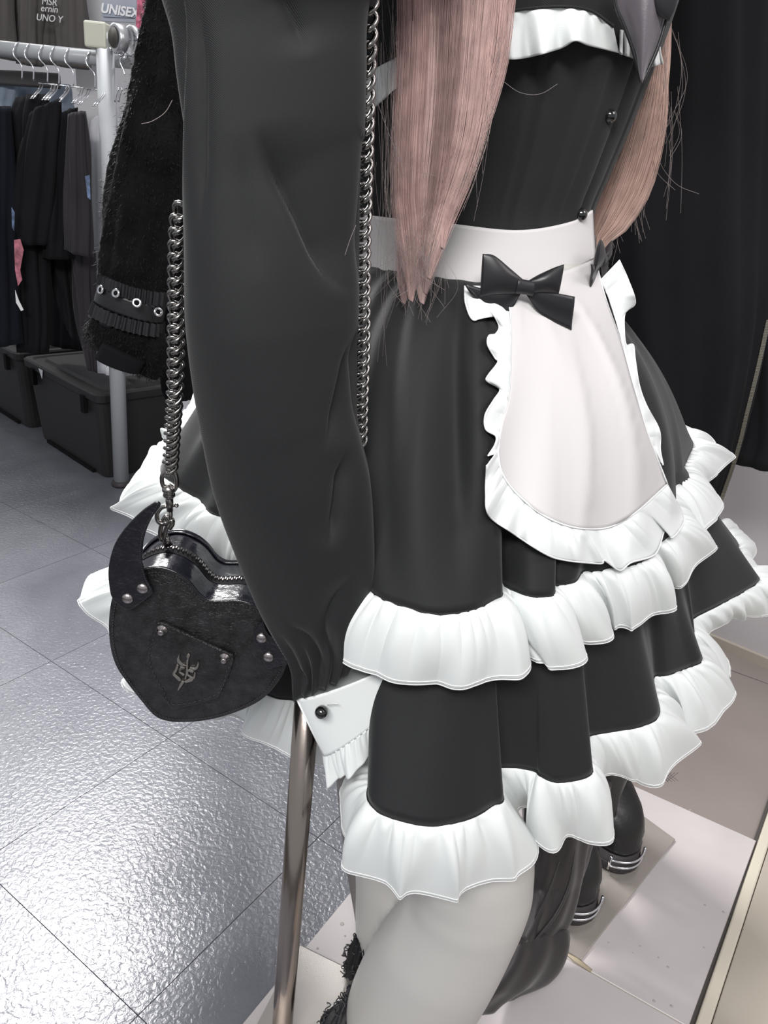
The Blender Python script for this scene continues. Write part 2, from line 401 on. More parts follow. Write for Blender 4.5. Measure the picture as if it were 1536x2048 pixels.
mk('cross_rail', *tube([rc-ax*.09, rc-ax*.9], .0245, 16), M_PIPE, rack)
# rear rack column
p2 = W(166, 60, 3.2); p2f = np.array([p2[0]+.035, p2[1], 0])
rk2 = empty('clothes_rack', p2f, 'second grey rack with a broad upright behind the taupe T-shirts', 'clothes rack')
mk('post', *boxg(p2f+[0, 0, 1.0], (.06, 0, 0), (0, .03, 0), (0, 0, 1.0)), M_WALL, rk2, smooth=False)
mk('rail', *tube([W(-60, -75, 3.15), W(230, -50, 3.15)], .018, 12), M_PIPE, rk2)
# ------------------------------------------------------------------ garments on racks
def fold_disp(amp, freq, seed):
    ph = np.random.default_rng(seed).uniform(0, 6.28, 4)
    def d(a, v):
        return amp*(math.sin(freq*a+ph[0]+1.2*v)*.6+math.sin(freq*1.9*a+ph[1]-2*v)*.4+.3*math.sin(3*a+9*v+ph[2]))
    return d
def garment(name, label, cat, group, parts, base=None):
    t = None
    for (pn, L, R, Y, asp, mt, amp, fr) in parts:
        if t is None:
            c = W((L[0][0]+R[0][0])/2, L[0][1], np.atleast_1d(Y)[0]); t = empty(name, c, label, cat, group)
        loft(pn, L, R, Y, mt, t, aspect=asp, nr=34, nc=44, disp=fold_disp(amp, fr, hash(pn+label) % 999 if False else len(label)+len(pn)))
    return t
GB = 'black shirts on the near clothes rail'
garment('shirt', 'taupe T-shirt at the far left of the back rail', 'T-shirt', 'taupe T-shirts on the back rail',
        [('shirt_body', [(-30, -60), (-30, 110)], [(30, -60), (38, 122)], 3.0, 1.2, M_TAUPE, .008, 6)])
garment('shirt', 'taupe T-shirt with faint white lettering hanging on the back rail', 'T-shirt', 'taupe T-shirts on the back rail',
        [('shirt_body', [(40, -60), (38, 128)], [(86, -60), (84, 132)], 3.02, 1.1, M_TAUPE, .008, 6),
         ('shirt_sleeve', [(78, -60), (82, 128)], [(112, -60), (116, 130)], 3.05, .8, M_TAUPE, .004, 5)])
garment('shirt', 'taupe T-shirt with plain front nearest the white column', 'T-shirt', 'taupe T-shirts on the back rail',
        [('shirt_body', [(112, -60), (118, 133)], [(168, -60), (180, 138)], 3.0, .8, M_TAUPE, .008, 5)])
garment('trousers', 'light blue denim trousers hanging at the left edge under the rail', 'jeans', None,
        [('denim_leg', [(-20, 165), (-20, 300)], [(40, 165), (20, 260)], 2.75, .8, M_DENIM, .006, 5)])
garment('trousers', 'pale denim piece behind the black shirts under the rail', 'jeans', None,
        [('denim_leg', [(20, 172), (30, 260)], [(142, 170), (150, 240)], 2.85, .5, M_DENIM, .006, 5)])
garment('shirt', 'dark navy hanging shirt cut off by the left edge of the photo', 'shirt', GB,
        [('shirt_body', [(-40, 220), (-45, 400), (-45, 690)], [(20, 212), (26, 400), (34, 688)], 2.35, .9, M_NAVY, .012, 5)])
garment('shirt', 'black long-sleeved shirt with a pink skull-like print on its edge', 'shirt', GB,
        [('shirt_body', [(40, 196), (24, 260), (26, 450), (36, 600), (42, 700)], [(92, 188), (98, 260), (92, 480), (96, 640), (90, 705)], 2.42, .9, M_BLACKC, .012, 5)])
garment('shirt', 'broad black hooded shirt, third from the photo left edge', 'shirt', GB,
        [('shirt_body', [(62, 230), (38, 330), (27, 484)], [(120, 200), (118, 330), (100, 490)], 2.38, .8, M_BLACKC, .010, 5),
         ('shirt_sleeve', [(38, 470), (44, 600), (50, 700)], [(96, 470), (92, 600), (84, 706)], 2.45, .7, M_BLACKC, .008, 5)])
garment('shirt', 'black short-sleeved shirt left of the washed grey one', 'shirt', GB,
        [('shirt_body', [(118, 232), (102, 330), (96, 440), (90, 515)], [(150, 216), (146, 330), (144, 440), (142, 518)], 2.40, .9, M_BLACKC, .009, 5),
         ('shirt_lower', [(100, 500), (108, 560), (130, 640)], [(150, 500), (160, 600), (172, 690)], 2.50, .8, M_BLACKC, .010, 5)])
garment('shirt', 'washed charcoal T-shirt beside the white long one', 'T-shirt', GB,
        [('shirt_body', [(140, 228), (134, 300), (134, 400), (133, 497)], [(168, 222), (175, 320), (179, 420), (181, 514)], 2.36, .9, M_GREYT, .008, 6),
         ('shirt_lower', [(144, 490), (150, 580), (160, 660), (176, 735)], [(186, 500), (188, 600), (188, 680), (190, 745)], 2.46, .9, M_GREYT, .008, 6)])
garment('shirt', 'white long shirt hanging behind the rack post', 'shirt', GB,
        [('shirt_body', [(196, 232), (182, 256), (181, 420), (186, 560), (186, 742)], [(226, 230), (230, 300), (236, 480), (240, 640), (244, 752)], 2.56, .3, M_WTEE, .008, 6)])
garment('shirt', 'white shirt seen to the right of the rack post', 'shirt', GB,
        [('shirt_body', [(236, 238), (236, 400), (252, 752)], [(262, 218), (300, 400), (286, 745)], 2.72, .5, M_WTEE, .006, 6)])
garment('trousers', 'black trousers hanging behind the shirts in the gap near the post', 'trousers', None,  # dark filler, added to keep the bright wall out of the gap
        [('trouser_leg', [(92, 280), (96, 480), (104, 690)], [(190, 280), (188, 480), (168, 700)], 2.85, .4, M_BLACKC, .01, 5)])
# small prints
def decal(name, pts, Y, mt, label, parent=None):
    P = [W(x, y, Y) for x, y in pts]; return mk(name, *prism(P, (0, .002, 0)), mt, parent, smooth=False)
gs = [o for o in sc.objects if o.get('label', '').startswith('black long-sleeved')][0]
decal('print', [(28, 480), (40, 478), (47, 500), (40, 540), (44, 560), (36, 572), (30, 540)], 2.31, M_PINKP, '', gs)
decal('print', [(30, 580), (37, 600), (47, 620), (42, 622), (32, 605)], 2.31, M_WPRINT, '', gs)
decal('print', [(23, 415), (29, 425), (28, 462), (24, 455)], 2.28, M_BLUEP, '', gs)
gs = [o for o in sc.objects if o.get('label', '').startswith('washed charcoal')][0]
decal('print', [(170, 352), (179, 350), (181, 400), (175, 395)], 2.29, M_BLUEP, '', gs)
# faint lettering on the taupe shirt, and the sign
def text(name, s, loc, size, mt, parent=None, ext=.001, shear=0., ry=0.):
    c = bpy.data.curves.new(name, 'FONT'); c.body = s; c.size = size; c.extrude = ext; c.shear = shear
    c.align_x = 'CENTER'; c.align_y = 'CENTER'; c.materials.append(mt); c.offset = .0
    o = bpy.data.objects.new(name, c); sc.collection.objects.link(o)
    off = wloc(parent) if parent else np.zeros(3)
    c.offset = .0012 if name == 'sign_text' else 0
    dg = bpy.context.evaluated_depsgraph_get(); dg.update()
    me = bpy.data.meshes.new_from_object(o.evaluated_get(dg)); bpy.data.objects.remove(o)
    o = bpy.data.objects.new(name, me); sc.collection.objects.link(o)
    if not me.materials: me.materials.append(mt)
    o.rotation_euler = (D2R(90), D2R(ry), 0); o.location = tuple(np.asarray(loc)-off); o.parent = parent
    return o
gs = [o for o in sc.objects if o.get('label', '').startswith('taupe T-shirt with faint')][0]
for k, (s, y) in enumerate((('MSR', 4), ('ernin', 18), ('UNO Y', 37))):
    text('lettering', s, W(98, y, 2.93), .028, M_WPRINT, gs, shear=.25)
sg = empty('size_sign', W(240, 25, 2.9), 'pale clear-edged sign reading UNISEX above the clamp', 'sign')
SB_ = [W(206, -40, 2.9), W(274, -36, 2.9), W(270, 46, 2.9), W(202, 42, 2.9)]
o = mk('sign_board', *prism(SB_, (0, .006, 0)), mat('sign_grey', (.42, .44, .50), .3), sg, smooth=False); bevel(o, .002)
o = mk('sign_band', *prism([W(208, 9, 2.893), W(272, 12, 2.893), W(270, 36, 2.893), W(206, 33, 2.893)], (0, .004, 0)), mat('sign_band_grey', (.35, .39, .47), .4), sg, smooth=False)
tx = text('sign_text', 'UNISEX', W(239, 22, 2.888), .037, mat('sign_white', (.9, .9, .92), .4), sg, shear=.2, ext=.0015, ry=2)
garment('shirt', 'pink and black patterned cloth hanging beside the UNISEX sign', 'shirt', None,
        [('shirt_body', [(276, -40), (274, 20), (272, 58)], [(300, -40), (296, 20), (284, 62)], 2.8, .6, mat('pink_black_print', (.5, .13, .2), .7, var=.9, vscale=50), .003, 5)])
# hangers along the rail
def hanger(px, kind, label):
    base_t = (px-0)/285.
    top = W(px, 90+ (px)*.10, pb[1]+.05)
    c = top+np.array([0, 0, 0])
    x, y = px, 95+px*.118
    t = empty('hanger', c, label, 'hanger', 'wire hangers on the near rail')
    pts = [(-9, 12), (-11, 4), (-7, -9), (0, -13), (8, -10), (10, -4)][::-1]
    pts = [(x-10+q[0]*.8, y+q[1]) for q in pts][:0]+[(x+6, y-7), (x, y-10), (x-8, y-6), (x-12, y+4), (x-9, y+14), (x+2, y+26), (x+6, y+36), (x+6, y+60)]
    P = cr([W(a, b-(5 if i in (0, 1) else 2 if i == 2 else 0), pb[1]+(.085, .05, .018, .012)[min(i, 3)]) for i, (a, b) in enumerate(pts)], 26)
    mk('hook', *tube(P, .0022, 6), M_CHROME, t)
    if kind:
        bx_, by_ = x+6, y+60
        for s, (dx, dy) in enumerate(((-14, 2), (16, 5))):
            for e in (0, 5):
                q = cr([W(bx_+dx+e, by_+dy, 2.5), W(bx_+dx-5+e, by_+dy+13, 2.42), W(bx_+dx-20+e, by_+dy+30, 2.36)], 8)
                mk('clip', *tube(q, .0020, 6), M_CHROME, t)
        mk('crossbar', *tube([W(bx_-18, by_+1, 2.5), W(bx_+20, by_+4, 2.5)], .0018, 6), M_CHROME, t)
    return t
for px, k, l in [(38, 0, 'wire hanger hook nearest the left edge on the near rail'), (61, 0, 'wire hanger hook second from the left on the near rail'),
                 (89, 1, 'chrome clip hanger third from the left on the near rail'), (112, 1, 'chrome clip hanger holding the black shirt in mid rail'),
                 (141, 1, 'chrome clip hanger above the black short-sleeved shirt'), (184, 1, 'chrome clip hanger beside the rack post')]: hanger(px, k, l)
mk_ = mk('hanger', *boxg(W(52, 158, 2.7), (.11, 0, .004), (0, .01, 0), (0, 0, .022)), M_BROWN, None, smooth=False); bevel(mk_, .006)
tag(mk_, 'dark brown flat bar trouser hanger under the rail at left', 'hanger')
t = empty('hanger', W(247, 118, 2.5), 'chrome hanger half hidden between rack post and fur sleeve', 'hanger', 'wire hangers on the near rail')
mk('hook', *tube(cr([W(*q, 2.5) for q in [(252, 118), (246, 112), (240, 122), (246, 138), (250, 150)]], 20), .0022, 6), M_CHROME, t)
for e in (0, 7): mk('clip', *tube(cr([W(*q, 2.45) for q in [(238+e, 176), (233+e, 188), (230+e, 204)]], 8), .003, 6), M_CHROME, t)
# ------------------------------------------------------------------ faux fur coat (left background)
fc = empty('fur_coat', W(300, 300, 1.45), 'black faux fur coat with eyelet strap around its cuff', 'coat')
def fur_d(a, v): return .006*(math.sin(5*a+7*v)*.6+math.sin(9*a-11*v)*.4)+.0015*random.uniform(-1, 1)
loft('fur_sleeve', [(300, -60), (292, 20), (272, 120), (250, 210), (228, 300), (212, 400), (205, 500), (202, 570)],
     [(372, -60), (372, 60), (372, 200), (372, 300), (368, 400), (352, 480), (338, 560), (330, 610)], 1.42, M_FUR, fc, aspect=.6, nr=90, nc=60, disp=fur_d)
loft('strap_sleeve_tube', [(202, 545), (194, 590), (186, 620), (184, 640)], [(335, 590), (328, 630), (324, 650), (322, 672)], 1.41, M_BPVC, fc, aspect=.62, nr=16, nc=50)
loft('eyelet_strap', [(199, 566), (192, 588), (190, 600)], [(332, 612), (328, 634), (326, 646)], 1.405, M_BPVC, fc, aspect=.67, nr=8, nc=50)
for L, R, ph in (([(204, 545), (201, 566)], [(336, 584), (333, 612)], 0), ([(190, 600), (182, 624)], [(326, 646), (324, 672)], 2)):
    loft('strap_ruffle', L, R, 1.405, M_BPVC, fc, aspect=.7, nr=8, nc=160, disp=lambda a, v: .0035*math.sin(34*a+ph+math.sin(5*a)*2), caps=False)
loft('fur_cuff', [(192, 622), (178, 640), (175, 662), (182, 682), (200, 690)], [(326, 664), (334, 700), (332, 730), (318, 755), (290, 742)], 1.41, M_FUR, fc, aspect=.62, nr=40, nc=60, disp=fur_d)
loft('knit_cuff', [(206, 684), (190, 714)], [(290, 724), (277, 748)], 1.36, M_KNIT, fc, aspect=.5, nr=10, nc=40)
for (x, y) in [(203, 580), (233, 587), (274, 606), (316, 624)]:
    q = W(x, y, 1.41); dY = -.055*math.sqrt(max(.05, 1-((x-262)/72.)**2))-.006
    q = W(x, y, 1.41+dY); nv = unit([(x-262)/72.*.9, -1, .35])
    mk('eyelet', *lathe(q, nv, [(.0045, 0), (.0082, 0), (.0085, .003), (.0065, .0045), (.0045, .003)], 18), M_CHROME, fc)
    mk('eyelet_hole', *lathe(q+nv*.0032, nv, [(.0040, 0), (.0040, .0003)], 14), M_KNIT, fc)
loft('coat_body', [(325, -60), (318, 300), (322, 500), (310, 640), (322, 720), (330, 790), (352, 800)],
     [(470, -60), (470, 300), (460, 600), (440, 740), (420, 790), (405, 792), (385, 800)], 1.6, M_KNIT, fc, aspect=.5, nr=50, nc=50, disp=fold_disp(.01, 4, 3))
fb = [o for o in fc.children if o.name.startswith(('fur_sleeve', 'fur_cuff'))]
fv = []; ff = []; fr = np.random.default_rng(9)
for o in fb:
    me = o.data; off = wloc(o); nv_ = len(me.vertices)
    for q in fr.integers(0, nv_, 7000 if 'sleeve' in o.name else 3500):
        v_ = me.vertices[int(q)]; p = np.array(v_.co)+off+fr.normal(0, .0035, 3); nn = np.array(v_.normal)
        if nn[1] > .5: continue
        if np.dot(nn, p-np.array(fc.location)) < -1: nn = -nn
        dr = unit(nn*.55+np.array([0, 0, -.8])+fr.normal(0, .35, 3)); sd = unit(np.cross(dr, nn+1e-6))*.0006; L_ = fr.uniform(.004, .008)
        b_ = len(fv); fv += [p-sd, p+sd, p+dr*L_+nn*.002]; ff.append((b_, b_+1, b_+2))
mk('fur_pile', np.array(fv), ff, mat('black_fur_tips', (.006, .006, .007), .7, spec=.2), fc, kind='stuff', smooth=False)
tag(loft('white_garment', [(355, 770), (358, 800), (357, 850), (358, 1150)], [(378, 770), (380, 800), (376, 850), (374, 1150)], 1.9, M_WTEE, None, aspect=.4, disp=fold_disp(.003, 5, 2)), 'white cloth hem glimpsed between the chain and the sleeve', 'cloth')
# ------------------------------------------------------------------ mannequin body
TOR_L = [(610, -60), (628, 40), (650, 150), (668, 260), (680, 340), (684, 420), (680, 490), (660, 570)]
TOR_R = [(1362, -60), (1330, 40), (1290, 150), (1248, 260), (1210, 350), (1180, 425), (1184, 490), (1200, 560)]
TY, TA = .86, .62
tl, tr = cr(TOR_L, 200), cr(TOR_R, 200)
def torso(px, py, off=0.):                           # front surface of the torso along a sight line
    lx = np.interp(py, tl[:, 1], tl[:, 0]); rx = np.interp(py, tr[:, 1], tr[:, 0])
    u = (px-(lx+rx)/2)/((rx-lx)/2)
    p0, p1 = W(lx, py, TY), W(rx, py, TY); hw = np.linalg.norm(p1-p0)/2
    u *= hw/(hw+off)
    return W(px, py, TY-(hw*TA+off)*math.sqrt(max(.0, 1-min(1, abs(u))**2)))
man = empty('mannequin', Z(745, 1877, .012), 'matte grey-white mannequin wearing the black maid dress', 'mannequin')
shr = lambda pts, k: [(p[0]+k, p[1]) for p in pts]
parts = []
parts.append(loftg(shr(TOR_L, 25), shr(TOR_R, -25), TY, aspect=TA, nr=40, nc=36))
Cw = (W(940, 545, TY))
Cw = np.array([Cw[0], .85, 1.03])
# hips: world-space ellipsoid rings
def rings3(rs, n=32):
    V = []
    for (c, rx, ry) in rs:
        for k in range(n):
            a = 2*math.pi*k/n; V.append(np.array(c)+[rx*math.cos(a), ry*math.sin(a), 0])
    return np.array(V), gridf(len(rs), n, True)+[tuple(range(n))[::-1], tuple(range((len(rs)-1)*n, len(rs)*n))]
parts.append(rings3([((.10, .85, 1.06), .10, .08), ((.09, .85, .95), .115, .095), ((.08, .85, .86), .125, .105), ((.08, .85, .78), .11, .10), ((.08, .85, .72), .06, .07)]))
# near leg (knee pushed forward) and rear leg, drawn as tapered tubes
def leg(pts, rad): return tube(cr(pts, 40), cr([(r,) for r in rad], 40)[:, 0], 24)
LEGA = dict(L=[(800, 1560), (800, 1690), (822, 1770), (802, 1820), (745, 1900), (705, 1975), (690, 2030), (685, 2100), (690, 2200), (700, 2300)],
            R=[(1020, 1600), (1065, 1690), (1066, 1760), (1062, 1795), (1040, 1850), (1000, 1930), (950, 2015), (915, 2080), (850, 2200), (800, 2300)])
parts.append(loftg(LEGA['L'], LEGA['R'], [.70, .665, .65, .655, .67, .68, .69, .70], aspect=.95, nr=50, nc=36))
parts.append(loftg([(690, 1500), (706, 1640), (711, 1760), (711, 1860), (722, 1935), (735, 1980), (720, 2060), (715, 2160)],
                   [(930, 1500), (925, 1640), (915, 1760), (880, 1860), (830, 1935), (800, 1980), (790, 2060), (790, 2160)], [.80, .79, .78, .775, .77, .76, .75], aspect=.9, nr=50, nc=36))
parts.append(tube([(.08, .84, .75), W(850, 1560, .74)], .06, 20))
# neck, head, shoulders
parts.append(leg([W(985, -30, .86), np.array([.17, .86, 1.42]), np.array([.175, .855, 1.52])], (.075, .05, .045)))
parts.append(rings3([((.18, .85, 1.50), .03, .035), ((.185, .85, 1.53), .055, .06), ((.185, .855, 1.59), .07, .085), ((.185, .855, 1.65), .074, .09), ((.185, .86, 1.70), .055, .065), ((.185, .86, 1.725), .02, .02)]))
V, f = join(*parts)
body = mk('mannequin_body', V, f, M_SKIN, man)
rm = body.modifiers.new('Remesh', 'REMESH'); rm.mode = 'VOXEL'; rm.voxel_size = .0055; rm.use_smooth_shade = True
sm = body.modifiers.new('Smooth', 'SMOOTH'); sm.factor = .6; sm.iterations = 8
loft('shaded_leg_sliver', [(668, 1480), (676, 1600), (690, 1720), (704, 1800), (712, 1850)], [(760, 1480), (760, 1600), (760, 1720), (750, 1800), (745, 1850)], .84, mat('shaded_leg_grey', (.20, .185, .175), .5), man, aspect=.9, nr=24, nc=30, label='rear leg sliver with skirt shade in its grey colour')  # shade under the skirt is put into this darker leg colour
# stand
ps_top, ps_bot = W(606, 1500, .70), Z(566, 2048, .0)
xy = W(582, 1800, .645)
base = Z(567, 2048, .0); base = np.array([base[0], .655, 0]); 
pA, pB = W(607, 1500, .655), W(560, 2110, .655)
dirp = unit(pB-pA); bot = pA+dirp*((.016-pA[2])/dirp[2])
std = empty('mannequin_stand', (bot[0], bot[1], .012), 'bronze-toned steel pole stand rising behind the dress', 'stand')
mk('pole', *tube([pA+[-.0, 0, 0]-dirp*.12, pA+(bot-pA)*.97, bot], .0142, 24), M_POLE, std)
plt = [Z(600, 1893, .014), Z(612, 1899, .014), Z(700, 1943, .014), Z(1000, 2100, .014), Z(880, 2300, .014), Z(420, 2230, .014), Z(590, 1907, .014)]
o = mk('base_plate', *prism(plt, (0, 0, .006)), M_PLATE, std, smooth=False); bevel(o, .002)
# ------------------------------------------------------------------ dress
dress = empty('maid_dress', Cw, 'black long-sleeved maid dress with tiered white-ruffled skirt', 'dress')
# station: (seam x, seam y, seam z, edge x, edge y, edge z, waist angle)
T1 = [(440, 775, .79, 400, 770, .765, 150), (372, 852, .79, 362, 846, .765, 165), (336, 905, .785, 300, 915, .765, 178), (322, 945, .785, 246, 995, .74, 186),
      (350, 968, .785, 236, 1020, .715, 194), (400, 998, .78, 300, 1065, .705, 202), (420, 1022, .78, 370, 1100, .70, 208), (450, 1034, .78, 430, 1130, .70, 214), (530, 1075, .78, 500, 1165, .70, 222),
      (640, 1110, .78, 610, 1200, .70, 230), (700, 1140, .78, 640, 1280, .70, 236), (748, 1186, .78, 687, 1322, .70, 242),
      (800, 1208, .78, 755, 1352, .70, 250), (870, 1226, .78, 850, 1369, .70, 258), (940, 1219, .78, 955, 1369, .70, 266), (990, 1198, .78, 1040, 1350, .70, 272), (1004, 1188, .78, 1057, 1325, .70, 276),
      (995, 1160, .775, 1050, 1290, .70, 279), (1008, 1168, .775, 1065, 1320, .70, 283), (1060, 1190, .78, 1115, 1333, .70, 288), (1107, 1188, .78, 1173, 1322, .70, 293),
      (1104, 1165, .78, 1160, 1285, .71, 296), (1118, 1168, .78, 1180, 1285, .70, 299), (1150, 1162, .78, 1223, 1278, .70, 303),
      (1165, 1142, .78, 1214, 1245, .70, 306), (1195, 1140, .78, 1232, 1258, .70, 310), (1228, 1132, .78, 1260, 1256, .70, 315), (1258, 1130, .78, 1290, 1240, .70, 319), (1300, 1112, .78, 1343, 1216, .705, 324),
      (1296, 1085, .785, 1330, 1170, .71, 328), (1325, 1080, .785, 1358, 1166, .71, 332), (1352, 1045, .79, 1426, 1102, .725, 338),
      (1335, 1000, .79, 1385, 1065, .73, 343), (1345, 968, .795, 1402, 1064, .735, 347), (1367, 957, .795, 1449, 1013, .745, 352),
      (1366, 940, .797, 1415, 980, .752, 356), (1376, 915, .80, 1425, 955, .76, 361), (1385, 893, .802, 1463, 918, .765, 368), (1378, 876, .805, 1425, 884, .78, 378), (1330, 862, .81, 1360, 862, .79, 392)]
T2 = [(400, 1060, .575, 340, 1080, .50, 150), (290, 1120, .575, 218, 1140, .50, 166), (262, 1165, .57, 157, 1195, .49, 178), (290, 1200, .57, 200, 1248, .48, 186),
      (330, 1235, .565, 250, 1290, .47, 194), (350, 1290, .56, 254, 1372, .46, 200), (420, 1330, .56, 330, 1400, .46, 206), (480, 1360, .56, 482, 1445, .48, 212), (547, 1392, .56, 499, 1476, .47, 219),
      (589, 1398, .56, 560, 1500, .46, 226), (640, 1410, .56, 622, 1524, .46, 232), (700, 1440, .56, 662, 1532, .46, 237), (748, 1480, .56, 712, 1526, .465, 240),
      (744, 1540, .56, 684, 1578, .46, 243), (736, 1590, .56, 690, 1690, .465, 247), (752, 1618, .56, 700, 1738, .46, 251), (800, 1638, .56, 780, 1778, .455, 256), (865, 1649, .56, 865, 1797, .455, 261),
      (935, 1636, .56, 955, 1777, .455, 266), (985, 1610, .56, 1030, 1750, .455, 270), (1006, 1594, .56, 1079, 1705, .46, 274),
      (980, 1540, .565, 1035, 1620, .47, 277), (1025, 1532, .565, 1075, 1625, .47, 281), (1070, 1540, .565, 1068, 1660, .465, 285), (1082, 1550, .565, 1100, 1697, .46, 288), (1120, 1562, .565, 1130, 1674, .46, 292), (1183, 1546, .565, 1223, 1682, .46, 298),
      (1170, 1505, .57, 1205, 1600, .475, 301), (1176, 1472, .57, 1208, 1551, .48, 304), (1225, 1461, .57, 1262, 1556, .475, 309), (1285, 1450, .57, 1302, 1570, .47, 314), (1318, 1428, .57, 1390, 1496, .48, 320),
      (1310, 1380, .575, 1350, 1440, .49, 324), (1308, 1352, .575, 1335, 1420, .495, 327), (1335, 1349, .575, 1374, 1461, .48, 330), (1375, 1334, .575, 1443, 1437, .485, 334), (1404, 1318, .578, 1461, 1378, .495, 339),
      (1385, 1275, .58, 1428, 1352, .50, 343), (1388, 1262, .585, 1463, 1342, .50, 346), (1384, 1238, .59, 1418, 1278, .53, 349), (1432, 1212, .60, 1452, 1245, .545, 352), (1488, 1182, .605, 1510, 1232, .545, 356), (1518, 1160, .61, 1590, 1222, .545, 362),
      (1505, 1142, .615, 1600, 1160, .56, 368), (1478, 1112, .62, 1502, 1140, .57, 372), (1476, 1088, .62, 1511, 1098, .575, 377), (1458, 1068, .625, 1483, 1066, .59, 384), (1400, 1040, .63, 1420, 1030, .60, 395)]
def gsm(A, s):
    n = len(A); k = np.arange(-3*s, 3*s+1); wt = np.exp(-.5*(k/s)**2); wt /= wt.sum()
    Q = np.pad(A, ((3*s, 3*s), (0, 0)), 'reflect', reflect_type='odd'); return np.stack([np.convolve(Q[:, j], wt, 'valid') for j in range(A.shape[1])], 1)
def tier(T, rx, ry, zt, v0, name_skirt, name_ruf, seed):
    T = np.array(T, float); S = np.array([Z(a, b, c) for a, b, c in T[:, :3]]); E = np.array([Z(a, b, c) for a, b, c in T[:, 3:6]])
    A = cr(np.hstack([S, E, T[:, 6:7]]), 1100)
    S, E, th = A[:, :3], A[:, 3:6], gsm(A[:, 6:7], 30)[:, 0]
    # keep the gathered frill a sensible length
    d = E-S; ln = np.linalg.norm(d, axis=1)
    n = len(S)
    Wp = np.stack([Cw[0]-.005+rx*np.cos(np.radians(th)), Cw[1]+ry*np.sin(np.radians(th)), np.full(n, zt)], 1)
    # waist gathers
    s = np.r_[0, np.cumsum(np.linalg.norm(np.diff(Wp, axis=0), axis=1))]
    Ss = gsm(S, 45); rows = 44; V = []
    rad = Wp-[Cw[0], Cw[1], 0]; rad[:, 2] = 0; rad /= np.linalg.norm(rad, axis=1)[:, None]
    for i in range(rows):
        v = v0+(1-v0)*i/(rows-1)
        k = v**1.3
        tgt = Ss*(1-k)+S*k
        q = Wp*(1-v)+tgt*v
        q += rad*(.030*math.sin(math.pi*v**.8)*(1-.4*v))[..., None] if False else rad*(.028*math.sin(math.pi*v**.75))
        g = (np.sin(s/.0105*6.283*.5+1.5*vnoise(s/.03, seed))+.6*vnoise(s/.012, seed+1))*.0028*math.exp(-3.2*v)*(1 if v < 1 else 0)
        q += rad*g[:, None]
        q += rad*(vnoise(np.linspace(0, 30, n)+0*v, seed+5)*.013*math.sin(math.pi*v))[:, None]
        V.append(q)
    sk = mk(name_skirt, np.vstack(V), gridf(rows, n), M_TWILL, dress); solid(sk, .0014)
    mk('hem_seam', *tube(S[::3]-np.array([0, 0, .001]), .0017, 6), M_TWILL, dress)
    rows = 26; V = []
    T_ = np.gradient(gsm(S, 6), axis=0); T_ /= np.linalg.norm(T_, axis=1)[:, None]+1e-9
    dd = gsm(d, 4); N = np.cross(T_, dd); N /= np.linalg.norm(N, axis=1)[:, None]+1e-9
    out = np.sign((N*(rad)).sum(1)); N = N*np.where(out == 0, 1, out)[:, None]; N = gsm(N, 8)
    sl = np.r_[0, np.cumsum(np.linalg.norm(np.diff(S, axis=0), axis=1))]
    ph = 3.4*vnoise(sl/.03, seed+9)
    g1_ = np.abs(np.sin(sl/.015*math.pi+ph))**.6-.6; g1_ *= (.35+1.1*np.abs(vnoise(sl/.018, seed+11)))
    g2_ = np.sin(sl/.048*2*math.pi+2.2*vnoise(sl/.09, seed+12))*(.5+.5*vnoise(sl/.05, seed+13))
    g3_ = np.sin(sl/.027*2*math.pi+2.2*vnoise(sl/.05, seed+14))*(.5+.5*vnoise(sl/.04, seed+15))
    g2t = np.roll(g2_, 22)
    hd = []
    for i in range(rows):
        v = i/(rows-1)
        q = S+(E-S)*v
        amp = .0088*min(1, v/.10)*math.exp(-2.5*v)
        q = q+N*(g1_*amp+g2_*.0135*v**.8*(1-.45*v)+g3_*.0052*math.sin(math.pi*min(1, v*1.1))*(1-v*.5))[:, None]
        q = q+T_*(g2t*.0100*v**.9)[:, None]
        q = q+N*(.010*math.sin(math.pi*min(1, v*.95)**.7))
        V.append(q)
    rf_ = mk(name_ruf, np.vstack(V), gridf(rows, n), M_WHITE, dress); solid(rf_, .0009)
    mk('rolled_hem', *tube(V[-1][::2], .0010, 6), M_WEDGE, rf_)
    mk('hem_stitch', *tube((V[-2]*.6+V[-3]*.4)[::2]+N[::2]*.0008, .00045, 4), M_WEDGE, rf_)
    return sk, rf_
sk2, rf2 = tier(T2, .105, .085, 1.0, .30, 'lower_skirt_tier', 'lower_ruffle', 40)
sk1, rf1 = tier(T1, .128, .102, 1.035, .0, 'upper_skirt_tier', 'upper_ruffle', 10)
# bodice: black cloth around the torso with vertical pin tucks near the placket
def bod_d(a, v):
    tuck = 0
    if .35 < a < 1.35: tuck = .0030*(abs(math.sin(a*15)))**.5
    return .004+tuck+.0012*math.sin(7*a+3*v)
loft('bodice', TOR_L, TOR_R, TY, M_TWILL, dress, aspect=TA, nr=60, nc=260, disp=bod_d)
def surf_patch(name, top, bot, off, mt, parent, nr=20, nc=120, fn=torso, thick=.0012, disp=None, label=None):
    t_, b_ = cr(top, nc), cr(bot, nc); V = []
    for i in range(nr):
        v = i/(nr-1)
        for j in range(nc):
            p = t_[j]*(1-v)+b_[j]*v
            dd = disp(j/(nc-1), v) if disp else 0
            V.append(fn(p[0], p[1], off+dd))
    o = mk(name, np.array(V), gridf(nr, nc), mt, parent, label=label); solid(o, thick); return o
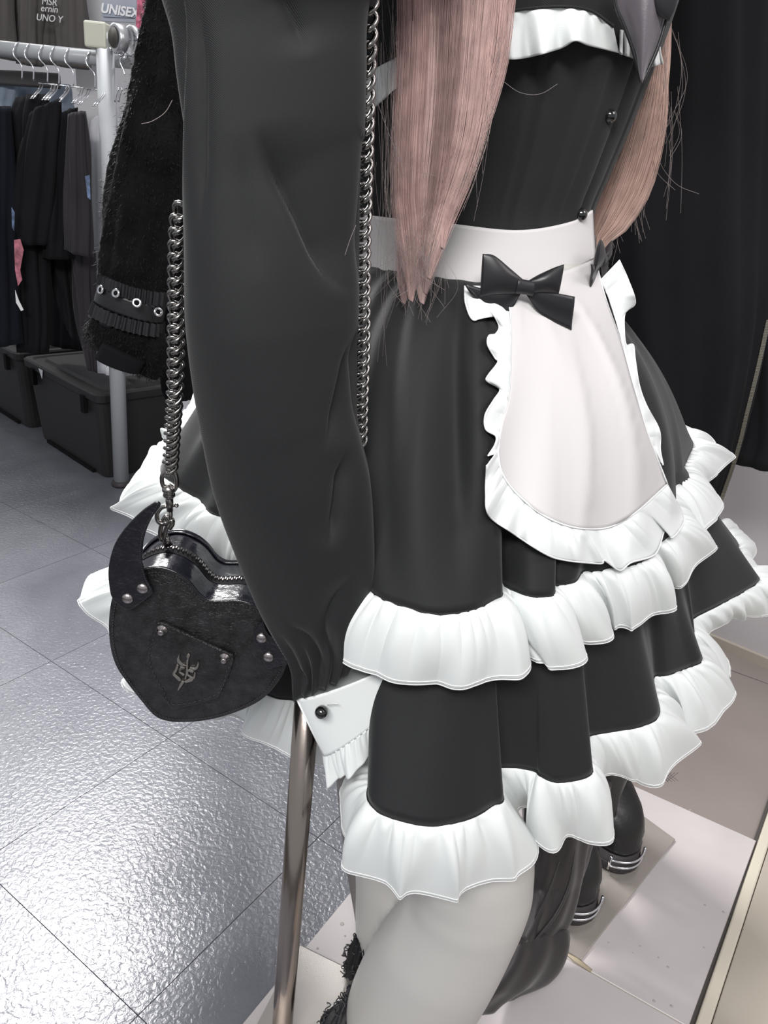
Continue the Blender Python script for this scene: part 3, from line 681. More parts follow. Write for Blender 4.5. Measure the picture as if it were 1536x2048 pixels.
# chest ruffle
def chd(u, v): return v*(.008+.010*math.sin(u*36+2.5*math.sin(u*9)))+.0018*math.sin(u*95+3*math.sin(u*21))*math.exp(-3*v)*min(1, v*8)
cr_ = surf_patch('chest_ruffle', [(690, 170), (740, 140), (800, 108), (880, 62), (960, 34), (1040, 20), (1120, 14), (1180, 22), (1225, 52)],
           [(700, 240), (745, 218), (800, 172), (870, 150), (960, 118), (1040, 118), (1120, 98), (1150, 82), (1180, 92), (1238, 106)], .020, M_WHITE, dress, disp=chd, nr=18, nc=260)
cr2 = surf_patch('chest_ruffle', [(1240, 60), (1262, 62), (1290, 70), (1318, 84)], [(1240, 108), (1265, 116), (1300, 132), (1326, 128)], .018, M_WHITE, dress, disp=chd, nr=10, nc=50)
surf_patch('yoke_seam', [(690, 166), (740, 136), (800, 104), (880, 58), (960, 30), (1040, 16), (1120, 10), (1180, 18), (1228, 50)],
           [(690, 172), (740, 142), (800, 110), (880, 64), (960, 36), (1040, 22), (1120, 16), (1180, 24), (1226, 56)], .0215, M_TWILL, dress, nr=3, nc=100)
# bodice buttons
for (x, y) in [(1217, 233), (1160, 429)]:
    q = torso(x-2, y, .0105); nv = unit([.35, -1, .1])
    mk('button', *lathe(q, nv, [(.004, -.004), (.0062, -.001), (.0068, .003), (.0058, .0068), (.0035, .0092), (.0008, .0100)], 20), M_BEAD, dress)
# sleeve
SLL = [(300, -80), (322, -20), (342, 60), (346, 140), (352, 240), (357, 340), (362, 440), (364, 560), (366, 640), (378, 740), (398, 850), (430, 990), (475, 1110), (520, 1215), (554, 1280), (584, 1335), (594, 1392)]
SLR = [(760, -80), (742, -20), (730, 60), (728, 140), (724, 240), (719, 340), (716, 440), (714, 560), (712, 640), (712, 740), (716, 850), (742, 960), (752, 1080), (752, 1170), (738, 1240), (722, 1290), (700, 1334)]
_sl, _sr = cr(SLL, 200), cr(SLR, 200)
CREASE = [  # path, depth, width left, width right
    ([(535, 250), (562, 340), (612, 428), (665, 530), (700, 572), (730, 590)], .012, 11, 80),
    ([(560, -30), (610, 60), (634, 130)], .007, 25, 25),
    ([(398, -30), (386, 150), (368, 320), (356, 440)], .010, 24, 4),
    ([(425, -30), (432, 150), (430, 330), (425, 500)], .006, 22, 16),
    ([(716, 640), (700, 740), (678, 820), (650, 875)], .009, 9, 40),
    ([(708, 870), (690, 960), (662, 1070)], .013, 24, 14),
    ([(712, 1110), (668, 1190), (655, 1240), (672, 1300), (690, 1335)], .012, 22, 16),
    ([(575, 1228), (612, 1262), (640, 1310), (655, 1350)], .008, 7, 16),
    ([(600, 1330), (615, 1372)], .006, 6, 6), ([(560, 1250), (590, 1320), (610, 1380)], .004, 8, 8),
    ([(500, 260), (520, 420), (545, 560)], .003, 40, 30)]
_cp = [(cr(p, 200), d, wl, wr) for p, d, wl, wr in CREASE]
def slv(a, v):
    g = math.exp(-((v-1)/.06)**2); i = min(199, int(round(v*199)))
    u = (1+math.cos(a))/2
    d = .0025*math.sin(3*a+5*v)+g*.0030*(math.sin(15*a+4*v)+.5*math.sin(23*a))
    if math.sin(a) > -.2:
        p = _sl[i]*(1-u)+_sr[i]*u
        for P, dep, wl, wr in _cp:
            dd = P-p; k = int(np.argmin((dd**2).sum(1))); dist = math.hypot(*dd[k])
            if dist > 170: continue
            right = dd[k][0] < 0
            end = min(1, min(k, 199-k)/70); end = end*end*(3-2*end)
            d -= dep*math.exp(-dist/(wr if right else wl))*end
    return d
loft('sleeve', SLL, SLR, [.565, .565, .565, .565, .565, .57, .58, .59, .60], M_TWILL, dress, aspect=[.62, .62, .6, .6, .58, .55, .5, .42, .36], nr=200, nc=220, disp=slv)
# shoulder above the frame joins sleeve and bodice
_a = (W(SLL[0][0], SLL[0][1], .565)+W(SLR[0][0], SLR[0][1], .565))/2
_tp = (W(TOR_L[0][0], TOR_L[0][1], TY)+W(TOR_R[0][0], TOR_R[0][1], TY))/2
mk('sleeve_head', *tube(cr([_a+[0, 0, -.01], _a+[.01, .02, .05], _a+[.06, .10, .085], _tp+[-.06, -.02, .045]], 16), np.r_[np.linspace(.072, .078, 8), np.linspace(.076, .055, 8)], 24), M_TWILL, dress)
_hw = np.linalg.norm(W(TOR_R[0][0], TOR_R[0][1], TY)-W(TOR_L[0][0], TOR_L[0][1], TY))/2
mk('yoke', *rings3([(_tp+[0, 0, -.005], _hw, _hw*.6), (_tp+[0, 0, .03], _hw*.97, _hw*.56), (_tp+[0, 0, .06], _hw*.8, _hw*.5), (_tp+[0, 0, .085], _hw*.5, _hw*.42), (_tp+[0, 0, .10], _hw*.35, _hw*.36)], 40), M_TWILL, dress)
# cuff
CU = lambda a, v: .0006*math.sin(3*a)
cf = loft('cuff', [(592, 1392), (618, 1448), (647, 1508)], [(782, 1322), (790, 1362), (800, 1395)], .605, M_WHITE, dress, aspect=.26, nr=20, nc=60, disp=CU, caps=False); solid(cf, .0015)
mk('cuff_edge', *tube([W(591, 1392, .600), W(618, 1449, .600), W(648, 1510, .600)], .0012, 6), M_WEDGE, cf)
cru = loft('cuff_ruffle', [(647, 1506), (650, 1530), (657, 1563)], [(799, 1394), (802, 1420), (808, 1440)], .605, M_WHITE, dress, aspect=[.26, .28, .3], nr=20, nc=240, caps=False,
           disp=lambda a, v: v*(.005*math.sin(7*a+1)+.002*math.sin(17*a))+.0012*math.sin(40*a)*(1-v)); solid(cru, .0009)
q = W(645, 1422, .585); nv = unit([-.25, -1, .25])
mk('button', *lathe(q, nv, [(.004, -.004), (.0060, -.001), (.0067, .003), (.0058, .0065), (.0035, .0088), (.0008, .0096)], 20), M_BEAD, dress)
mk('buttonhole', *tube([W(655, 1410, .586), W(668, 1406, .584), W(676, 1408, .583)], .0006, 5), M_WEDGE, dress)
# petticoat net peeping under the hem
net = []
for i in range(14):
    x0 = 1250+i*6.5
    net.append(tube([W(x0, 1545, .80), W(x0+22, 1567-abs(i-7)*.8, .80)], .00025, 3)); net.append(tube([W(x0+22, 1545, .80), W(x0, 1567-abs(i-7)*.8, .80)], .00025, 3))
mk('net_petticoat', *join(*net), M_LACE, dress, kind='stuff')
# ------------------------------------------------------------------ apron
apron = empty('apron', W(1120, 560, .75), 'white heart-bib style waist apron with ruffled edge over the black skirt', 'apron')
apron['label'] = 'white ruffled waist apron tied over the black skirt'
def bandfn(px, py, off): return torso(px, py, off)
surf_patch('waistband', [(670, 425), (740, 431), (820, 440), (900, 447), (1000, 459), (1060, 459), (1120, 449), (1160, 436), (1184, 420)],
           [(670, 536), (740, 546), (820, 557), (900, 567), (950, 571), (1020, 568), (1080, 560), (1140, 542), (1190, 518)], .014, M_APRON, apron, nr=16, nc=120, thick=.002)
bot_w = cr([torso(x, y, .0155) for x, y in [(670, 532), (740, 542), (820, 553), (900, 563), (950, 567), (1020, 564), (1080, 556), (1140, 538), (1188, 514)]], 80)
mk('band_stitch', *tube(bot_w, .0005, 4), M_WEDGE, apron)
# drape: closest skirt surface along a sight line
def bvh(o): return BVHTree.FromPolygons([Vector(v.co)+Vector(wloc(o)) for v in o.data.vertices], [tuple(p.vertices) for p in o.data.polygons])
TR = [bvh(sk1), bvh(rf1)]
def hitY(px, py):
    d = Vector(ray(px, py)).normalized(); best = None
    for t_ in TR:
        h = t_.ray_cast(Vector(CO), d)
        if h[0] is not None and (best is None or h[3] < best[1]): best = (h[0].y, h[3])
    return None if best is None else best[0]
GX, GY = np.arange(900, 1460, 10), np.arange(500, 1200, 10)
HY = np.full((len(GY), len(GX)), np.nan)
for i, y in enumerate(GY):
    for j, x in enumerate(GX):
        if y < 600:
            HY[i, j] = torso(min(x, 1195), min(y, 560), .012)[1]
        else:
            h = hitY(float(x), float(y)); HY[i, j] = h if h is not None else np.nan
for i in range(len(GY)):
    r_ = HY[i]; ok = ~np.isnan(r_)
    if ok.sum() > 3:
        jj = np.arange(len(GX)); r_[~ok] = np.interp(jj[~ok], jj[ok], r_[ok])
HY0 = HY.copy()
for it in range(40):
    Pd = np.pad(HY, 1, 'edge'); HY = (Pd[:-2, 1:-1]+Pd[2:, 1:-1]+Pd[1:-1, :-2]+Pd[1:-1, 2:]+2*HY)/6
    HY = np.minimum(HY, HY0-.001) if it % 8 == 7 else HY
def drape(px, py, off=0.):
    fx = np.clip((px-900)/10, 0, len(GX)-1.001); fy = np.clip((py-500)/10, 0, len(GY)-1.001)
    j, i = int(fx), int(fy); a, b = fx-j, fy-i
    y = HY[i, j]*(1-a)*(1-b)+HY[i, j+1]*a*(1-b)+HY[i+1, j]*(1-a)*b+HY[i+1, j+1]*a*b
    return W(px, py, y-off)
# panel: Coons patch
pT = cr([(1000, 556), (1060, 556), (1130, 541), (1190, 518)], 60)
pL = cr([(1000, 556), (1020, 620), (1023, 700), (1019, 790), (1003, 850), (996, 905)], 60)
pR = cr([(1190, 518), (1212, 600), (1240, 680), (1265, 770), (1293, 860), (1312, 910), (1335, 968)], 60)
pB = cr([(996, 905), (1004, 945), (1032, 985), (1080, 1026), (1130, 1050), (1180, 1058), (1225, 1052), (1275, 1022), (1335, 968)], 60)
V = []
for i in range(60):
    v = i/59
    for j in range(60):
        u = j/59
        p = (1-v)*pT[j]+v*pB[j]+(1-u)*pL[i]+u*pR[i]-((1-u)*(1-v)*pT[0]+u*(1-v)*pT[-1]+(1-u)*v*pB[0]+u*v*pB[-1])
        wr = .003*math.sin(7*u+1)*math.sin(math.pi*v)+.0018*math.sin(15*u+3*v)*v
        V.append(drape(p[0], p[1], .007+wr))
pan = mk('apron_panel', np.array(V), gridf(60, 60), M_APRON, apron); solid(pan, .0012)
def edge_line(name, pts, off, r=.0009, parent=None):
    return mk(name, *tube([drape(x, y, off) for x, y in pts], r, 5), M_WEDGE, parent or apron)
edge_line('panel_piping', np.vstack([pL, pB[1:]]), .0085)
edge_line('panel_piping', pR, .0085)
def frill(name, inner, outer, mt, n=240, rows=16, seed=3, amp=.005, lam=20, offi=.006, offo=.008, curl=0.):
    a, b = cr(inner, n), cr(outer, n); V = []; rowsP = []
    sl = np.r_[0, np.cumsum(np.linalg.norm(np.diff(a, axis=0), axis=1))]
    g1_ = np.abs(np.sin(sl/lam*math.pi*.8+1.5*vnoise(sl/45, seed)))**.7-.6
    g2_ = np.sin(sl/(lam*2.4)*2*math.pi+2*vnoise(sl/70, seed+1))
    for i in range(rows):
        v = i/(rows-1); row = []
        for j in range(n):
            p = a[j]*(1-v)+b[j]*v
            dd = g1_[j]*amp*.8*min(1, v/.12)*math.exp(-2.6*v)+g2_[j]*amp*v*.9+amp*.6*math.sin(math.pi*v)
            row.append(drape(p[0], p[1], offi*(1-v)+offo*v+dd))
        V += row; rowsP = row
    o = mk(name, np.array(V), gridf(rows, n), mt, apron); solid(o, .0009)
    mk('rolled_hem', *tube(rowsP, .0010, 6), M_WEDGE, o)
    return o
frill('apron_ruffle', [(996, 900), (1004, 945), (1032, 985), (1080, 1026), (1130, 1050), (1180, 1058), (1225, 1052), (1275, 1022), (1335, 968)],
      [(974, 930), (972, 985), (978, 1030), (1020, 1062), (1090, 1107), (1130, 1120), (1200, 1127), (1208, 1120), (1240, 1140), (1262, 1125), (1310, 1108), (1330, 1060), (1345, 1075), (1368, 1040), (1352, 1000)][:15], M_WHITE, n=300, amp=.006, offi=.006, offo=.010)
frill('apron_ruffle', [(1003, 572), (1020, 620), (1023, 700), (1019, 790), (1003, 850), (997, 908)],
      [(930, 572), (932, 608), (948, 640), (978, 622), (998, 650), (992, 668), (978, 672), (976, 690), (990, 715), (996, 725), (976, 752), (975, 762), (1000, 778), (988, 800), (971, 830), (972, 858), (992, 872), (990, 890), (976, 912)], M_WHITE, n=260, amp=.004, seed=8, lam=26)
frill('apron_ruffle', [(1200, 560), (1218, 600), (1240, 672), (1265, 770), (1293, 860), (1318, 920)],
      [(1238, 520), (1256, 560), (1270, 605), (1250, 625), (1248, 660), (1252, 690), (1266, 690), (1270, 720), (1278, 770), (1292, 810), (1318, 860), (1320, 900), (1326, 930)], M_WHITE, n=200, amp=.004, seed=12, lam=26)
# bows
def bow(name, c, sc_, label, yaw=0., Yb=None):
    t = empty(name, c, label, 'bow')
    X_ = np.array([math.cos(yaw), math.sin(yaw), 0]); Z_ = np.array([0, 0, 1.]); N_ = np.array([math.sin(yaw), -math.cos(yaw), 0.])
    X_ = X_*math.cos(.10)-Z_*math.sin(.10)*.5
    def to(x, y, z): return c+sc_*(X_*x-Z_*y+N_*z)
    def loop(sgn, pts_t, pts_b, nm):
        nr, nc = 26, 24; V = []
        tt, bb = cr(pts_t, nr), cr(pts_b, nr)
        for i in range(nr):
            u = i/(nr-1); h = (bb[i]-tt[i])
            for k in range(nc):
                a = 2*math.pi*k/nc
                mid = (tt[i]+bb[i])/2
                th_ = 10*math.sin(math.pi*min(1, u*.9+.05))**.8+1.2
                x = mid[0]+h[0]/2*math.cos(a); y = mid[1]+h[1]/2*math.cos(a)
                V.append(to(x, y, 6+th_*math.sin(a)+1.2*math.sin(3*a+4*u)*(1-u)))
        f = gridf(nr, nc, True)+[tuple(range(nc))[::-1], tuple(range((nr-1)*nc, nr*nc))]
        return mk(nm, np.array(V), f, M_SATIN, t)
    loop(-1, [(-4, -11), (-30, -26), (-60, -42), (-80, -42)], [(-4, 11), (-30, 16), (-60, 22), (-74, 27)], 'bow_loop')
    loop(1, [(4, -11), (22, -24), (45, -38), (60, -45)], [(4, 11), (22, 6), (45, 4), (60, 3)], 'bow_loop')
    def tail(P, nm):
        L_, R_ = cr(P[0], 16), cr(P[1], 16); V = []
        for i in range(16):
            for k in range(9):
                q_ = L_[i]*(1-k/8)+R_[i]*k/8; V.append(to(q_[0], q_[1], 2+4*math.sin(i/5.)+1.5*math.sin(k/1.3)))
        o = mk(nm, np.array(V), gridf(16, 9), M_SATIN, t); solid(o, .001)
    tail(([(-8, 2), (-50, 14), (-104, 8)], [(-4, 12), (-20, 42), (-58, 60)]), 'ribbon_tail')
    tail(([(-104, 8), (-90, 18), (-78, 26)], [(-58, 60), (-66, 42), (-74, 32)]), 'ribbon_tail')
    tail(([(10, 0), (50, 2), (90, 4)], [(6, 12), (36, 40), (96, 60)]), 'ribbon_tail')
    V, f = [], None
    kn = []
    for i in range(12):
        u = i/11*2-1; r = 12+1.5*abs(u)**2
        for k in range(14):
            a = 2*math.pi*k/14; kn.append(to(17*u*.9, r*math.cos(a), 8+7*math.sin(a)))
    mk('knot', np.array(kn), gridf(12, 14, True)+[tuple(range(14))[::-1], tuple(range(11*14, 12*14))], M_SATIN, t)
    return t
bow('ribbon_bow', drape(1048, 573, .030), .00055, 'black satin bow at the front left of the apron waistband', 0.12)
bow('ribbon_bow', W(1200, 520, .815), .00045, 'black satin bow seen edge-on beside the hair at the waistband', 1.15)
# grey satin tie
tie = empty('neck_tie', torso(1285, 0, .03), 'grey satin pointed tie end hanging over the chest ruffle', 'tie')
tl_, tr_ = cr([(1224, -60), (1232, 10), (1248, 50), (1266, 100), (1283, 164)], 30), cr([(1345, -60), (1340, 5), (1330, 50), (1312, 105), (1284, 166)], 30)
V = []
for i in range(30):
    for k in range(12):
        u = k/11; p = tl_[i]*(1-u)+tr_[i]*u; V.append(W(p[0], p[1], .738-.010*math.sin(math.pi*u)+.004*math.sin(6*u+i*.1)))
o = mk('tie_blade', np.array(V), gridf(30, 12), M_TIE, tie); solid(o, .0015)
mk('tie_border', *tube([W(x, y, .735) for x, y in tl_], .0016, 6), M_SATIN, tie)
mk('tie_border', *tube([W(x, y, .735) for x, y in tr_], .0016, 6), M_SATIN, tie)
loft('tie_knot_fold', [(1292, -60), (1300, 0), (1316, 30), (1330, 38)], [(1372, -60), (1356, 0), (1350, 20), (1338, 42)], .728, M_SATIN, tie, aspect=.4, nr=20, nc=24)
# ------------------------------------------------------------------ wig
wig = empty('wig', (.185, .855, 1.6), 'long straight dusty pink wig hanging over the dress front', 'wig')
def lock(L, R, Y0, mt, n=150, thick=.35, seed=1, rad=.00030, taper=1.0):
    L = [(L[0][0]+14, -400)]+L; R = [(R[0][0]+6, -400)]+R
    mx, my = (L[-1][0]+R[-1][0])/2, max(L[-1][1], R[-1][1]); L = L+[(mx-3, my+14)]; R = R+[(mx+3, my+18)]
    r = np.random.default_rng(seed); NR = 26
    l, rr = cr(L, NR), cr(R, NR)
    La = np.array(cr(L, 12)); Ra = np.array(cr(R, 12)); ins = np.linspace(.02, .16, 12)[:, None]; La, Ra = La+(Ra-La)*ins, Ra+(La-Ra)*ins
    core = loftg(La, Ra, [y+.0015 for y in np.atleast_1d(Y0)], aspect=thick, nr=NR, nc=20, disp=lambda a, v: -.0015+.0006*math.sin(9*a))
    o = mk('hair_lock', *core, mt, wig, label=None)
    V = []; parts_ = []
    Yv = np.interp(np.linspace(0, 1, NR), np.linspace(0, 1, len(np.atleast_1d(Y0))), np.atleast_1d(Y0)) if np.size(Y0) > 1 else np.full(NR, float(Y0))
    for s in range(n):
        u = r.uniform(-.05, 1.05); ph = r.uniform(0, 6.28); sp = r.normal(0, .09)
        i0 = 0 if r.random() < .8 else r.integers(0, NR//2); i1 = NR if r.random() < .7 else r.integers(NR*2//3, NR)
        P = []
        for i in range(i0, i1):
            v = i/(NR-1); uu = u+sp*v+.02*math.sin(ph+5*v)
            p = l[i]*(1-uu)+rr[i]*uu
            hw = np.linalg.norm(W(*rr[i], Yv[i])-W(*l[i], Yv[i]))/2
            P.append(W(p[0], p[1], Yv[i]-hw*thick*math.sqrt(max(0, 1-(2*min(1, max(0, uu))-1)**2))-.0005+.0006*math.sin(ph+9*v)))
        parts_.append(tube(P, rad*np.linspace(1, .5, len(P)), 3, caps=False))
    mk('hair_strand', *join(*parts_), mt, o, kind='stuff')
YH = [.72, .665, .67, .68, .69, .70, .70]
M_H = [mat('dusty_pink_hair_%d' % i, c, .34, sheen=.05, var=.15, vscale=80, spec=.5) for i, c in enumerate([(.54, .36, .335), (.64, .45, .42), (.38, .25, .235), (.58, .40, .37)])]
LK = [([(800, -60), (800, 60), (795, 180), (790, 300), (790, 400), (800, 480), (815, 560)], [(850, -60), (850, 60), (845, 180), (838, 300), (835, 400), (840, 480), (828, 585)], 0),
      ([(835, -60), (832, 80), (828, 200), (822, 300), (818, 400), (822, 500), (835, 570)], [(900, -60), (895, 80), (890, 200), (880, 300), (866, 400), (862, 500), (852, 590)], 1),
      ([(870, -60), (866, 80), (862, 200), (855, 300), (845, 400), (838, 480), (840, 560)], [(955, -60), (945, 80), (935, 200), (925, 300), (905, 400), (885, 480), (860, 570)], 2),
      ([(920, -60), (915, 80), (905, 200), (895, 290), (875, 370), (858, 440), (845, 540)], [(1005, -60), (990, 80), (980, 200), (965, 280), (935, 370), (905, 440), (870, 530)], 3),
      ([(960, -60), (955, 60), (945, 150), (930, 240), (905, 330), (890, 400), (880, 470)], [(1030, -60), (1020, 60), (1010, 130), (985, 220), (955, 300), (925, 380), (890, 480)], 0),
      ([(815, -60), (812, 60), (810, 200), (806, 320), (800, 420), (795, 500), (798, 575)], [(925, -60), (922, 60), (915, 200), (895, 320), (870, 420), (850, 500), (815, 590)], 2)]
for k, (L, R, mi) in enumerate(LK):
    lock(L, R, [y+(.010 if k == 5 else .0015*((k*7) % 4)) for y in YH], M_H[mi], n=230, seed=20+k, thick=.22)
M_H2 = [mat('beige_pink_hair_%d' % i, c, .36, var=.15, vscale=80) for i, c in enumerate([(.56, .385, .325), (.48, .32, .27), (.62, .44, .375)])]
LK2 = [([(1300, 60), (1296, 140), (1278, 200), (1255, 290), (1225, 380), (1195, 450), (1186, 480)], [(1335, 60), (1330, 150), (1330, 220), (1318, 300), (1290, 390), (1240, 465), (1200, 492)], 0),
       ([(1308, 60), (1300, 140), (1290, 220), (1268, 310), (1240, 390), (1210, 450), (1190, 488)], [(1340, 60), (1333, 160), (1330, 240), (1312, 330), (1280, 410), (1235, 470), (1206, 494)], 2),
       ([(1285, 100), (1272, 180), (1255, 250), (1232, 320), (1205, 390), (1186, 440), (1180, 470)], [(1318, 100), (1310, 180), (1290, 260), (1265, 340), (1238, 410), (1212, 460), (1190, 490)], 1)]
for k, (L, R, mi) in enumerate(LK2): lock(L, R, .865+.006*k, M_H2[mi], n=220, seed=60+k, thick=.22)
strs = []
r = np.random.default_rng(5)
def stray(P, Y, rad=.00013): strs.append(tube(cr([W(x, y, Y) for x, y in P], 18), rad, 3, caps=False))
for i in range(42):
    x0 = r.uniform(752, 800); y0 = r.uniform(-40, 350); ln = r.uniform(150, 420)
    stray([(x0, y0), (x0+r.normal(0, 7), y0+ln*.5), (x0+r.normal(2, 16), y0+ln)], r.uniform(.665, .69))
for i in range(30):
    u = r.uniform(0, 1); y0 = r.uniform(-20, 350); x0 = 1010-.28*max(0, y0-80)+r.uniform(-10, 16)
    ln = r.uniform(60, 220); stray([(x0, y0), (x0-ln*.1+r.normal(3, 6), y0+ln*.5), (x0-ln*.25+r.normal(0, 14), y0+ln)], r.uniform(.66, .69))
for i in range(80):
    x0 = r.uniform(795, 890); y0 = r.uniform(430, 520); ln = r.uniform(60, 150)
    stray([(x0, y0), (x0+r.normal(-6, 12), y0+ln*.5), (x0+r.normal(-16, 22), y0+ln)], r.uniform(.675, .69))
for i in range(16):
    y0 = r.uniform(0, 330); x0 = 1335+r.uniform(-12, 22); ln = r.uniform(80, 260)
    stray([(x0, y0), (x0+r.normal(6, 12), y0+ln*.5), (x0+r.normal(-14, 14), y0+ln)], .86)
for P, Y in [([(1313, 300), (1325, 335), (1355, 370), (1398, 388)], .86), ([(1306, 320), (1318, 350), (1350, 380)], .86), ([(1322, 0), (1362, 120), (1350, 220), (1330, 260)], .85),
             ([(345, 200), (330, 225), (305, 242), (283, 248)], .52), ([(1003, 160), (1040, 185), (1080, 188), (1115, 168)], .68), ([(740, 160), (775, 260), (810, 330), (870, 352)], .66), ([(690, 510), (700, 480), (712, 450)], .5)]: stray(P, Y, .0002)
for i in range(30):
    x0 = r.uniform(1190, 1290); y0 = 490-(x0-1190)*.9+r.uniform(-20, 10)
    stray([(x0, y0-40), (x0+r.normal(6, 5), y0), (x0+r.normal(10, 8), y0+r.uniform(20, 60))], .87)
mk('stray_strands', *join(*strs), M_STRAY, wig, kind='stuff')
capR = rings3([((.185, .865, 1.45), .12, .11), ((.185, .865, 1.56), .10, .11), ((.185, .865, 1.66), .088, .105), ((.185, .865, 1.73), .06, .07), ((.185, .865, 1.75), .02, .02)])
mk('wig_crown', *capR, M_HAIR, wig)
for k, (a, b) in enumerate((((.10, .74, 1.62), W(905, -420, .70)), ((.27, .80, 1.60), W(1330, -400, .865)))):
    a = np.array(a); mk('hair_fall', *tube(cr([a, (a+b)/2+[0, -.02, 0], b, b-[0, 0, .02]], 16), [.03]*8+[.024]*8, 12, flat=.6), M_HAIR, wig)
# ------------------------------------------------------------------ chain straps
def link_mesh(pitch, wd, rad):
    n, k = 20, 7; V = []
    C = []
    for i in range(n):
        a = 2*math.pi*i/n
        x = pitch*.70*math.cos(a); y = wd*.5*math.sin(a)
        C.append((x, y, .30*wd*math.sin(2*a)))
    v, f = tube(C, rad, k, closed=True)
    me = bpy.data.meshes.new('link'); me.from_pydata([tuple(q) for q in v], [], f); me.polygons.foreach_set('use_smooth', [True]*len(f)); me.materials.append(M_CHAIN); return me
LM = {}
def chain(path, pitch, parent, wd=.0125, rad=.0019, key='a', tw=.55):
    P = cr(path, 600); d = np.r_[0, np.cumsum(np.linalg.norm(np.diff(P, axis=0), axis=1))]
    n = int(d[-1]/pitch); off = wloc(parent)
    if key not in LM: LM[key] = link_mesh(pitch, wd, rad)
    for i in range(n+1):
        s = i*pitch; c = np.array([np.interp(s, d, P[:, j]) for j in range(3)])
        c2 = np.array([np.interp(min(s+.003, d[-1]), d, P[:, j]) for j in range(3)]); c1 = np.array([np.interp(max(0, s-.003), d, P[:, j]) for j in range(3)])
        X_ = unit(c2-c1); vd = unit(c-CO*[1, 1, 1]); vd = unit(np.array([.0, 1., -.15])-X_*X_[1]); vd = unit(vd-X_*(vd@X_)); Y_ = np.cross(vd, X_)
        # slant each link alternately as a curb chain does
        a = tw; Xr = X_*math.cos(a*.55)+Y_*math.sin(a*.55); Yr = -X_*math.sin(a*.55)+Y_*math.cos(a*.55)
        b = .32; Yq = Yr*math.cos(b)+vd*math.sin(b); Zq = -Yr*math.sin(b)+vd*math.cos(b)
        o = bpy.data.objects.new('link', LM[key]); sc.collection.objects.link(o); o.parent = parent
        o.matrix_local = Matrix([[Xr[k], Yq[k], Zq[k], c[k]-off[k]] for k in range(3)]+[[0, 0, 0, 1]])
path = [W(x, y, Y) for x, y, Y in [(737, -60, .575), (733, 60, .58), (729, 160, .59), (727, 280, .60), (724, 400, .605), (722, 500, .61), (722, 600, .61), (722, 700, .61), (719, 800, .612), (718, 885, .615)]]
ch = empty('chain_strap', path[0], 'dark metal curb chain, the strand between sleeve and bodice', 'chain', 'curb chain strands of the shoulder bag')
chain(path, .0090, ch, key='a', wd=.0112, rad=.0020)
path = [W(x, y, Y) for x, y, Y in [(360, 425, .585), (355, 450, .585), (352, 520, .585), (351, 600, .585), (350, 680, .588), (348, 780, .59), (343, 860, .605), (340, 915, .618), (337, 945, .625)]]
ch2 = empty('chain_strap', path[0], 'dark metal curb chain left of the sleeve ending in a snap hook', 'chain', 'curb chain strands of the shoulder bag')
chain(path, .0090, ch2, key='a')
# snap hook
hk = empty('snap_hook', W(340, 960, .60), 'gunmetal swivel snap hook clipping the chain to the bag', 'snap hook')
Yk = .625
mk('swivel_eye', *tube(cr([W(x, y, Yk) for x, y in [(338, 940), (325, 950), (325, 968), (334, 980), (348, 980), (354, 966), (350, 946)]], 40, closed=True), .0021, 8, closed=True), M_GUN, hk)
mk('swivel_ball', *lathe(W(338, 976, Yk), (0, 0, -1), [(.002, -.004), (.0062, 0), (.0062, .003), (.0048, .004), (.0055, .006), (.0055, .008), (.004, .010)], 16), M_GUN, hk)
mk('hook_shaft', *tube([W(338, 985, Yk), W(339, 1005, Yk), W(340, 1022, Yk)], [.0034, .0036, .0030], 12), M_GUN, hk)
mk('hook_gate', *tube([W(341, 1015, Yk), W(342, 1050, Yk)], .0019, 8), M_GUN, hk)
mk('thumb_lever', *join(tube([W(344, 1012, Yk-.002), W(353, 1011, Yk-.004)], .0013, 8), lathe(W(353, 1011, Yk-.004), (.3, -1, 0), [(.001, -.003), (.0022, 0), (.001, .003)], 10)), M_GUN, hk)
mk('hook_jaw', *tube(cr([W(x, y, Yk) for x, y in [(334, 1012), (322, 1016), (314, 1028), (316, 1042), (326, 1048), (334, 1044)]], 24), np.linspace(.0020, .0024, 24), 8), M_GUN, hk)
mk('jaw_tip', *tube(cr([W(x, y, Yk) for x, y in [(342, 1038), (344, 1046), (338, 1056)]], 8), .003, 8), M_GUN, hk)
mk('hook_ring', *tube(cr([W(x, y, Yk+.001) for x, y in [(333, 1032), (326, 1042), (321, 1060), (321, 1074), (327, 1080), (331, 1062), (338, 1042)]], 40, closed=True), .0022, 8, closed=True), M_GUN, hk)
# ------------------------------------------------------------------ heart bag
BP = W(400, 1280, .600); BN = unit([-.04, 1., .0])     # front plane, normal pointing into the bag
def onp(x, y, off=0.):                                # off > 0 toward the viewer
    r_ = ray(x, y); p0 = BP-BN*off; t_ = ((p0-CO)@BN)/(r_@BN); return CO+r_*t_
bag = empty('heart_bag', onp(335, 1443), 'black crackled leather heart-shaped bag with horns and monogram pocket', 'handbag')
HEART = [(219, 1240), (221, 1290), (232, 1330), (252, 1362), (280, 1398), (308, 1430), (335, 1442), (375, 1444), (425, 1438), (480, 1421), (525, 1397), (556, 1362), (573, 1330), (577, 1300), (570, 1268), (550, 1240), (520, 1217), (478, 1203), (445, 1203), (418, 1202), (398, 1190), (376, 1164), (350, 1146), (318, 1136), (285, 1140), (252, 1158), (228, 1190)]
H = cr([onp(x, y) for x, y in HEART], 160, closed=True)
Hc = H.mean(0)
def ringat(s, d): return Hc+(H-Hc)*s+BN*d
